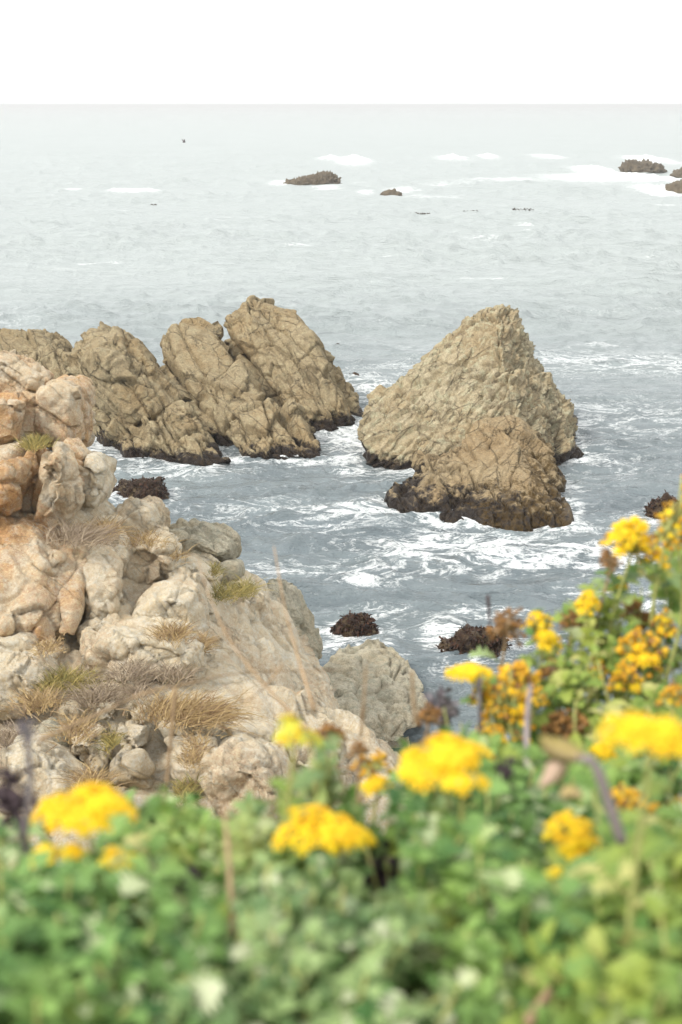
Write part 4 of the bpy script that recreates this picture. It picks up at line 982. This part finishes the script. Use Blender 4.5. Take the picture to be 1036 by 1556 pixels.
def flower(label, px, py, wpx, Y, kind, seed, hpx=None, lobes=1, tilt=0.0, nfl=46, stem_len=0.28, leaves=7, stem='stem_green', bend=(0, 0), lift=0.0):
    if wpx > 60: lobes += 2 if kind in ('yellow', 'pale') else 3
    if kind in ('gold', 'brown'): nfl = int(nfl * 1.5)
    rng = np.random.default_rng(seed); s = Y / FPX; Rr = wpx * s / 2; hp = max((hpx or wpx * .6) - .32 * wpx, .14 * wpx) * s
    c = at(px, py, Y)
    low = c + Vector((bend[0], bend[1] + .03, -stem_len))
    e = empty('yarrow_flower', low, label, 'flower')
    # stem
    top = c - low - Vector((0, 0, hp * .4))
    mid = top.lerp(Vector(), .5) + Vector((rng.normal(0, .018), rng.normal(0, .012), 0))
    pp = curve([Vector((0, 0, 0)), mid, top], 10)
    paths = [(pp, [.0027 - .0001 * i for i in range(11)])]
    cl_mat = M['stem_green'] if kind != 'brown' else M['stem_dry']
    # corymb: domed lobes of florets on short rays
    pts = []
    lob = []
    for j in range(lobes):
        if lobes == 1: lob.append((0, 0, 0, 1))
        else:
            a = 2 * math.pi * j / lobes + rng.uniform(-.3, .3); lob.append((math.cos(a) * .56, math.sin(a) * .56, rng.uniform(-.7, .5), rng.uniform(.42, .56)))
    per = max(8, nfl // lobes)
    for lx, ly, lz, lr in lob:
        for i in range(per):
            q = math.sqrt((i + .5) / per); a = i * 2.39996 + rng.normal(0, .15)
            x = lx + lr * q * math.cos(a); y = ly + lr * q * math.sin(a)
            z = (1 - q * q * 1.1) * lr + lz + rng.normal(0, .07 if kind in ('yellow', 'pale') else .22) - 0.35 * (x * x + y * y)
            pts.append((np.array((x * Rr, y * Rr * .66, z * hp)), np.array((lx + (x - lx) * 1.0, y, 1.1 - .4 * q))))
    cpaths = []
    for lx, ly, lz, lr in lob:
        cpaths.append((curve([Vector((0, 0, -.5 * hp)) , Vector((lx * Rr * .5, ly * Rr * .5, -.1 * hp)), Vector((lx * Rr, ly * Rr, lz * hp))], 4), [.0028] * 5))
    for p, d in pts[::2]:
        cpaths.append(([Vector((p[0] * .3, p[1] * .3, -.35 * hp)), Vector(p)], [.0018, .0016]))
    cl = link('flower_cluster', tubes_mesh('flower_cluster', cpaths, cl_mat), e, c - low)
    cl.rotation_euler = (R(8) , tilt, 0)
    fs = Rr * .62 / math.sqrt(per / 14) * (lob[0][3]) * (1.0 * .85 if kind in ('gold', 'brown') else .80)
    for p, d in pts:
        kk = kind if (kind != 'gold' or rng.random() > .3) else ('brown' if rng.random() < .6 else 'yellow')
        if kind == 'pale' and rng.random() < .35: kk = 'yellow'
        o = link('floret', FL[kk], cl); o.location = p
        d = Vector(d) + Vector(rng.normal(0, .18, 3)); o.rotation_mode = 'QUATERNION'; o.rotation_quaternion = d.to_track_quat('Z', 'Y')
        sc = fs * rng.uniform(.65, 1.25); o.scale = (sc,) * 3
    link('stem', tubes_mesh('stem', paths, M[stem]), e)
    for j in range(leaves):
        t = rng.uniform(.25, .9); p = pp[int(t * 10)]; a = rng.uniform(0, 6.28)
        x = Vector((math.cos(a), math.sin(a), .45)).normalized(); up = (Vector((0, 0, 1)) - x * x.z).normalized(); y = up.cross(x)
        o = link('leaf', LEAF['leaf_lime' if rng.random() < .6 else 'leaf_sage'][0], e)
        o.matrix_local = Matrix.Translation(p) @ Matrix((x, y, up)).transposed().to_4x4() @ Matrix.Scale(rng.uniform(.022, .04) * (1.25 if Y > 1.5 else 1.0), 4)
    return e
flower('wide bright yellow flower head, upper of the pair at the far left', 128, 1222, 172, .95, 'yellow', 1, 60, 3, 0.12, 80)
flower('smaller yellow flower head at the left edge below the wide one', 82, 1290, 92, .93, 'yellow', 2, 55, 1, -.3, 36)
flower('small orange yellow flower seen side on, right of the left pair', 182, 1302, 86, .92, 'yellow', 3, 26, 1, .3, 26)
flower('pale yellow green flower head standing tall on its own stem', 448, 1108, 90, 1.05, 'pale', 4, 58, 1, 0, 60, stem_len=.3, leaves=22)
flower('wide yellow flower head at bottom centre left of the dark gap', 494, 1258, 166, .98, 'yellow', 5, 70, 3, .06, 84)
flower('largest bright yellow flower head at the centre', 668, 1142, 150, 1.0, 'yellow', 6, 62, 3, -.1, 84)
flower('yellow flower head tucked under the largest central one at its right', 704, 1178, 100, .98, 'yellow', 7, 50, 1, .15, 40)
flower('small golden brown flower head left of the central yellow one', 562, 1163, 66, 1.5, 'gold', 8, 48, 1, 0, 34, stem='stem_dry')
flower('little yellow flower just below the small golden brown head', 575, 1192, 50, 1.3, 'yellow', 9, 30, 1, 0, 22)
flower('round yellow flower head at the lower right on a thin green stem', 876, 1268, 108, 1.0, 'yellow', 10, 74, 2, .05, 64)
flower('very wide deep yellow flower head at the right edge on a thick stem', 994, 1108, 172, .76, 'yellow', 11, 98, 3, .05, 96, stem_len=.26)
flower('small orange yellow flower behind the pinkish dead leaves', 915, 1150, 58, 1.45, 'yellow', 12, 42, 1, 0, 26)
flower('orange yellow flower head at the right edge below the very wide one', 960, 1216, 90, 1.2, 'gold', 13, 50, 2, 0, 40)
flower('small faded orange bud cluster above the lower right stem', 846, 1328, 44, .95, 'pale', 14, 22, 1, 0, 14, leaves=2)
flower('highest bright yellow flower head on the right shrub', 962, 818, 118, 1.88, 'yellow', 15, 92, 1, .05, 70, leaves=18)
flower('withered brown flower head drooping left of the highest yellow one', 928, 856, 34, 1.88, 'brown', 16, 36, 1, -.6, 24, stem='stem_dry', stem_len=.2)
flower('golden flower head cut by the right edge beside the highest one', 1030, 776, 84, 1.8, 'gold', 17, 92, 2, 0, 90)
flower('small bright yellow flower head on pale green leaves', 893, 918, 44, 1.85, 'yellow', 18, 34, 1, 0, 24, leaves=10)
flower('bright yellow knobbly flower head between brown and green ones', 828, 958, 70, 1.8, 'yellow', 19, 56, 2, .1, 46)
flower('brown withered flower head at the left of the right shrub', 770, 946, 62, 1.78, 'brown', 20, 60, 2, 0, 50, stem='stem_dry')
flower('bright yellow flower head reaching out over the water, leftmost on the right shrub', 712, 1018, 76, 1.6, 'yellow', 21, 34, 2, -.1, 44, bend=(.1, 0))
flower('dense golden brown flower mass below the leftmost yellow one', 768, 1082, 92, 1.6, 'gold', 22, 100, 3, 0, 90, stem='stem_dry')
flower('golden flower cluster directly under the withered brown head', 790, 1020, 70, 1.7, 'gold', 23, 50, 2, 0, 46, stem='stem_dry')
flower('loose golden flower cluster amid lime leaves at right', 975, 992, 84, 1.75, 'gold', 24, 66, 3, .2, 54)
flower('golden cluster hanging just below the loose golden one', 950, 1036, 60, 1.72, 'gold', 25, 46, 1, -.2, 36)
flower('brown withered cluster in the shade of the right shrub', 858, 1108, 80, 1.65, 'brown', 26, 60, 2, 0, 46, stem='stem_dry')
flower('brown withered cluster behind the bright highest flower stem', 970, 935, 66, 1.95, 'brown', 27, 50, 2, 0, 40, stem='stem_dry')
flower('tawny withered cluster above the central flowers beside the grey fluff', 652, 1090, 44, 1.6, 'brown', 28, 34, 1, 0, 24, stem='stem_dry', leaves=0)
flower('small yellow cluster under the loose ones at the right edge', 1030, 1225, 70, 1.3, 'gold', 29, 40, 1, 0, 30)
flower('dry brown bud cluster behind the pale yellow flower head', 500, 1118, 60, 1.5, 'brown', 30, 34, 1, 0, 24, stem='stem_dry', leaves=0)

for i_, (px, py, w_, Y, k_, lb) in enumerate([(735, 1058, 46, 1.62, 'gold', 'small golden tuft at the left tip of the golden mass'), (812, 1062, 46, 1.66, 'gold', 'golden buds just behind the grey upright stalk'),
        (748, 1122, 50, 1.5, 'gold', 'lowest golden buds of the golden mass above the central yellow flower'), (1006, 958, 50, 1.85, 'gold', 'golden buds at the right edge above the loose golden cluster'),
        (868, 948, 40, 1.9, 'brown', 'tiny brown buds beside the small bright yellow head'), (905, 1022, 44, 1.8, 'gold', 'tiny golden buds in the middle of the lime leaves'),
        (940, 890, 34, 1.92, 'pale', 'tiny pale buds under the highest yellow flower'), (1012, 812, 34, 1.85, 'pale', 'tiny pale green buds at the right edge under the top golden flower'), (838, 1022, 40, 1.75, 'brown', 'brown buds between golden clusters and lime leaves'),
        (1022, 1060, 50, 1.5, 'gold', 'golden buds at the right edge just over the very wide yellow head'), (545, 1140, 34, 1.45, 'brown', 'small brown buds left of the small golden brown head')]):
    flower(lb, px, py, w_, Y, k_, 60 + i_, w_ * .8, 1, 0, 26, stem='stem_dry' if k_ == 'brown' else 'stem_green', leaves=9)
# dry stalks
def stalk(label, pts, r0, r1, mat, name='dry_stalk', side=None, n=22):
    P = [at(*p) for p in pts]; o0 = P[0]; path = curve([p - o0 for p in P], n)
    paths = [(path, [r0 + (r1 - r0) * i / n for i in range(n + 1)])]
    if side:
        for s_ in side:
            Q = [at(*p) - o0 for p in s_]; q = curve(Q, 10); paths.append((q, [r1 * 1.2 + (r1 * .6 - r1 * 1.2) * i / 10 for i in range(11)]))
    o = link(name, tubes_mesh(name, paths, mat), loc=o0); tag(o, label, 'stalk'); return o
D, Gy = M['stem_dry'], M['stem_grey']
stalk('long tan stalk arching to the right over the cliff grasses', [(60, 1125, 1.6), (150, 1085, 1.7), (215, 1055, 1.75), (290, 1038, 1.8), (370, 1022, 1.9), (520, 1018, 2.0)], .0026, .0010, D)
stalk('thin stalk hanging down in front of the biggest grass tuft', [(266, 1045, 1.8), (262, 1100, 1.8), (254, 1180, 1.8), (250, 1240, 1.8)], .0028, .0022, D)
stalk('thin tan stalk crossing the pale slab towards the pale yellow flower', [(480, 1120, 1.7), (410, 1050, 1.8), (350, 975, 1.9), (318, 905, 2.0), (300, 850, 2.1)], .0022, .0008, D)
stalk('upright thin stalk over the edge of the cliff and water', [(478, 1080, 1.8), (450, 990, 1.9), (432, 920, 2.0), (416, 830, 2.1)], .0026, .0009, D)
stalk('short thin stalk branching right over the slab', [(430, 1010, 1.8), (400, 1045, 1.8), (370, 1065, 1.8), (340, 1040, 1.8)], .0013, .0009, D)
stalk('brown upright stalk rising through the leaves at left centre', [(358, 1500, .85), (352, 1390, .88), (346, 1290, .92), (338, 1210, .98)], .0028, .0013, D)
stalk('grey upright stalk in front of the golden brown flower mass', [(802, 1180, 1.3), (800, 1110, 1.35), (806, 1040, 1.4)], .0034, .0026, Gy)
stalk('bent grey pink dead stem at the lower right', [(945, 1280, .9), (925, 1220, .9), (905, 1165, .9), (885, 1152, .9), (850, 1152, .92)], .0042, .0034, M['stem_pink'] if 'stem_pink' in M else Gy)
stalk('thin pale upright stalk left of the grey fluff', [(632, 1100, 1.5), (628, 1060, 1.5), (626, 1020, 1.5)], .0026, .0018, D)
stalk('thin pale stalk in front of the wrinkled rock', [(548, 1120, 1.6), (553, 1060, 1.6), (556, 1010, 1.6)], .0022, .0010, D)
stalk('dark thin stalk with a seed tip over the water', [(745, 960, 1.9), (743, 930, 1.9), (741, 905, 1.9)], .0012, .0028, M['stem_dark'])
stalk('brown slanting stem at bottom right', [(800, 1556, .75), (840, 1500, .78), (870, 1440, .84), (882, 1340, .95)], .0040, .0026, D)
stalk('pale brown stem under the wide centre flower', [(555, 1556, .78), (535, 1450, .84), (520, 1360, .92)], .0036, .0026, D)

# crumpled grey dead heads and pinkish dead leaves
def dead_head(label, px, py, wpx, hpx, Y, mat, seed, stem_to=None, n=70):
    rng = np.random.default_rng(seed); s = Y / FPX; c = at(px, py, Y); W = wpx * s / 2; Hh = hpx * s / 2
    low = at(*stem_to) if stem_to else c + Vector((0, .02, -.2))
    e = empty('dead_flower', low, label, 'dead flower')
    Vs, Fs, tn = [], [], []
    for i in range(n):
        p = rng.normal(0, .42, 3) * np.array((W, W, Hh)); d = rng.normal(0, 1, 3); d /= np.linalg.norm(d); u = np.cross(d, rng.normal(0, 1, 3)); u /= np.linalg.norm(u); v = np.cross(d, u)
        L = W * rng.uniform(.4, .85); b0 = len(Vs)
        Vs += [p, p + u * L * .5 + v * L * .3 + d * L * .15, p + u * L, p + u * L * .5 - v * L * .3 + d * L * .15]; Fs.append((b0, b0 + 1, b0 + 2, b0 + 3)); tn += [0] * 4
    link('dry_head', mesh_from('dry_head', Vs, Fs, mat, True, tn), e, c - low)
    path = curve([Vector((0, 0, 0)), (c - low) * .5 + Vector((.004, 0, 0)), c - low], 8)
    link('stem', tubes_mesh('stem', [(path, [.0026] * 9)], mat), e)
M['dead_grey'] = simple('grey dead petals', (0.26, 0.24, 0.25), .9, .5, 60, col2=(0.10, 0.08, 0.09))
M['dead_dark'] = simple('dark dead leaves', (0.10, 0.07, 0.08), .9, .5, 60, col2=(0.035, 0.025, 0.028))
M['dead_pink'] = simple('pinkish dead leaf', (0.62, 0.45, 0.34), .8, .3, 40, .2, col2=(0.45, 0.36, 0.12))
dead_head('grey dead seed head on a stalk at the left edge', 40, 1108, 40, 56, .95, M['dead_grey'], 1, (35, 1280, .95))
dead_head('dark crumpled dead leaves at the left edge beside the yellow flowers', 18, 1210, 70, 110, 1.05, M['dead_dark'], 2, (40, 1330, 1.0), 110)
dead_head('grey fluffy dead heads between the wrinkled rock and the flowers', 668, 1076, 56, 56, 1.7, M['dead_grey'], 3, None, 110)
dead_head('dark dead head in the gap below the wide centre flower', 585, 1330, 90, 110, 1.12, M['dead_dark'], 4, (580, 1420, 1.0), 120)
dead_head('dark dead twigs in the gap between the left shrubs', 285, 1345, 70, 50, 1.0, M['dead_dark'], 5, (290, 1420, .95), 90)
dead_head('dark grey dead head right of the central yellow flower', 768, 1170, 36, 60, 1.15, M['dead_dark'], 6, None, 70)
dead_head('small grey dead head beside the leftmost yellow flower', 728, 1034, 20, 28, 1.58, M['dead_grey'], 7, None, 40)
def dead_leaf(label, pts, w_, Y):
    P = [at(px, py, Y) for px, py in pts]; o0 = P[0].copy(); n = 10; path = curve([p - o0 for p in P], n); V, F = [], []
    for i, p in enumerate(path):
        t = (path[min(i + 1, n)] - path[max(i - 1, 0)]).normalized(); sd_ = t.cross(Vector((0, -1, .3))).normalized(); ww = w_ * math.sin(math.pi * min(.97, .12 + .85 * i / n)) ; c_ = Vector((0, .25 * ww, 0))
        V += [p - sd_ * ww + c_, p + Vector((0, 0, 0)), p + sd_ * ww + c_, p + Vector((0, .0022, 0))]
    for i in range(n):
        for k in range(4): a = i * 4; F.append((a + k, a + (k + 1) % 4, a + 4 + (k + 1) % 4, a + 4 + k))
    o = link('dead_leaf', mesh_from('dead_leaf', V, F, M['dead_pink'], True), loc=o0); tag(o, label, 'leaf')
dead_leaf('pinkish dried leaf curling up from the bent grey stem', [(885, 1152), (860, 1145), (838, 1135), (822, 1118)], .009, .9)
dead_leaf('pinkish dried leaf hanging down from the bent grey stem', [(855, 1150), (848, 1168), (838, 1182), (818, 1196)], .008, .9)
dead_leaf('small pale dried leaf lying right below the bent stem', [(852, 1210), (868, 1206), (886, 1212)], .006, .95)

print('ROCK POLYS', sum(RESULTS.values()), sorted(RESULTS.items(), key=lambda t: -t[1])[:8], 'objs', len(S.objects))

# ================================================================== HAZE
def haze():
    bm = bmesh.new(); bmesh.ops.create_cube(bm, size=1)
    me = bpy.data.meshes.new('haze'); bm.to_mesh(me); bm.free()
    m = bpy.data.materials.new('haze'); m.use_nodes = True; n = m.node_tree; n.nodes.clear()
    out = n.nodes.new('ShaderNodeOutputMaterial'); v = n.nodes.new('ShaderNodeVolumePrincipled')
    v.inputs['Color'].default_value = (0.98, 0.985, 0.985, 1); v.inputs['Density'].default_value = 0.00055; v.inputs['Anisotropy'].default_value = 0.2
    n.links.new(v.outputs[0], out.inputs['Volume']); me.materials.append(m)
    o = link('haze', me); top, bot = 11.2, -3.0
    o.scale = (30000, 30000, top - bot); o.location = (0, 0, (top + bot) / 2); o['kind'] = 'stuff'
haze()
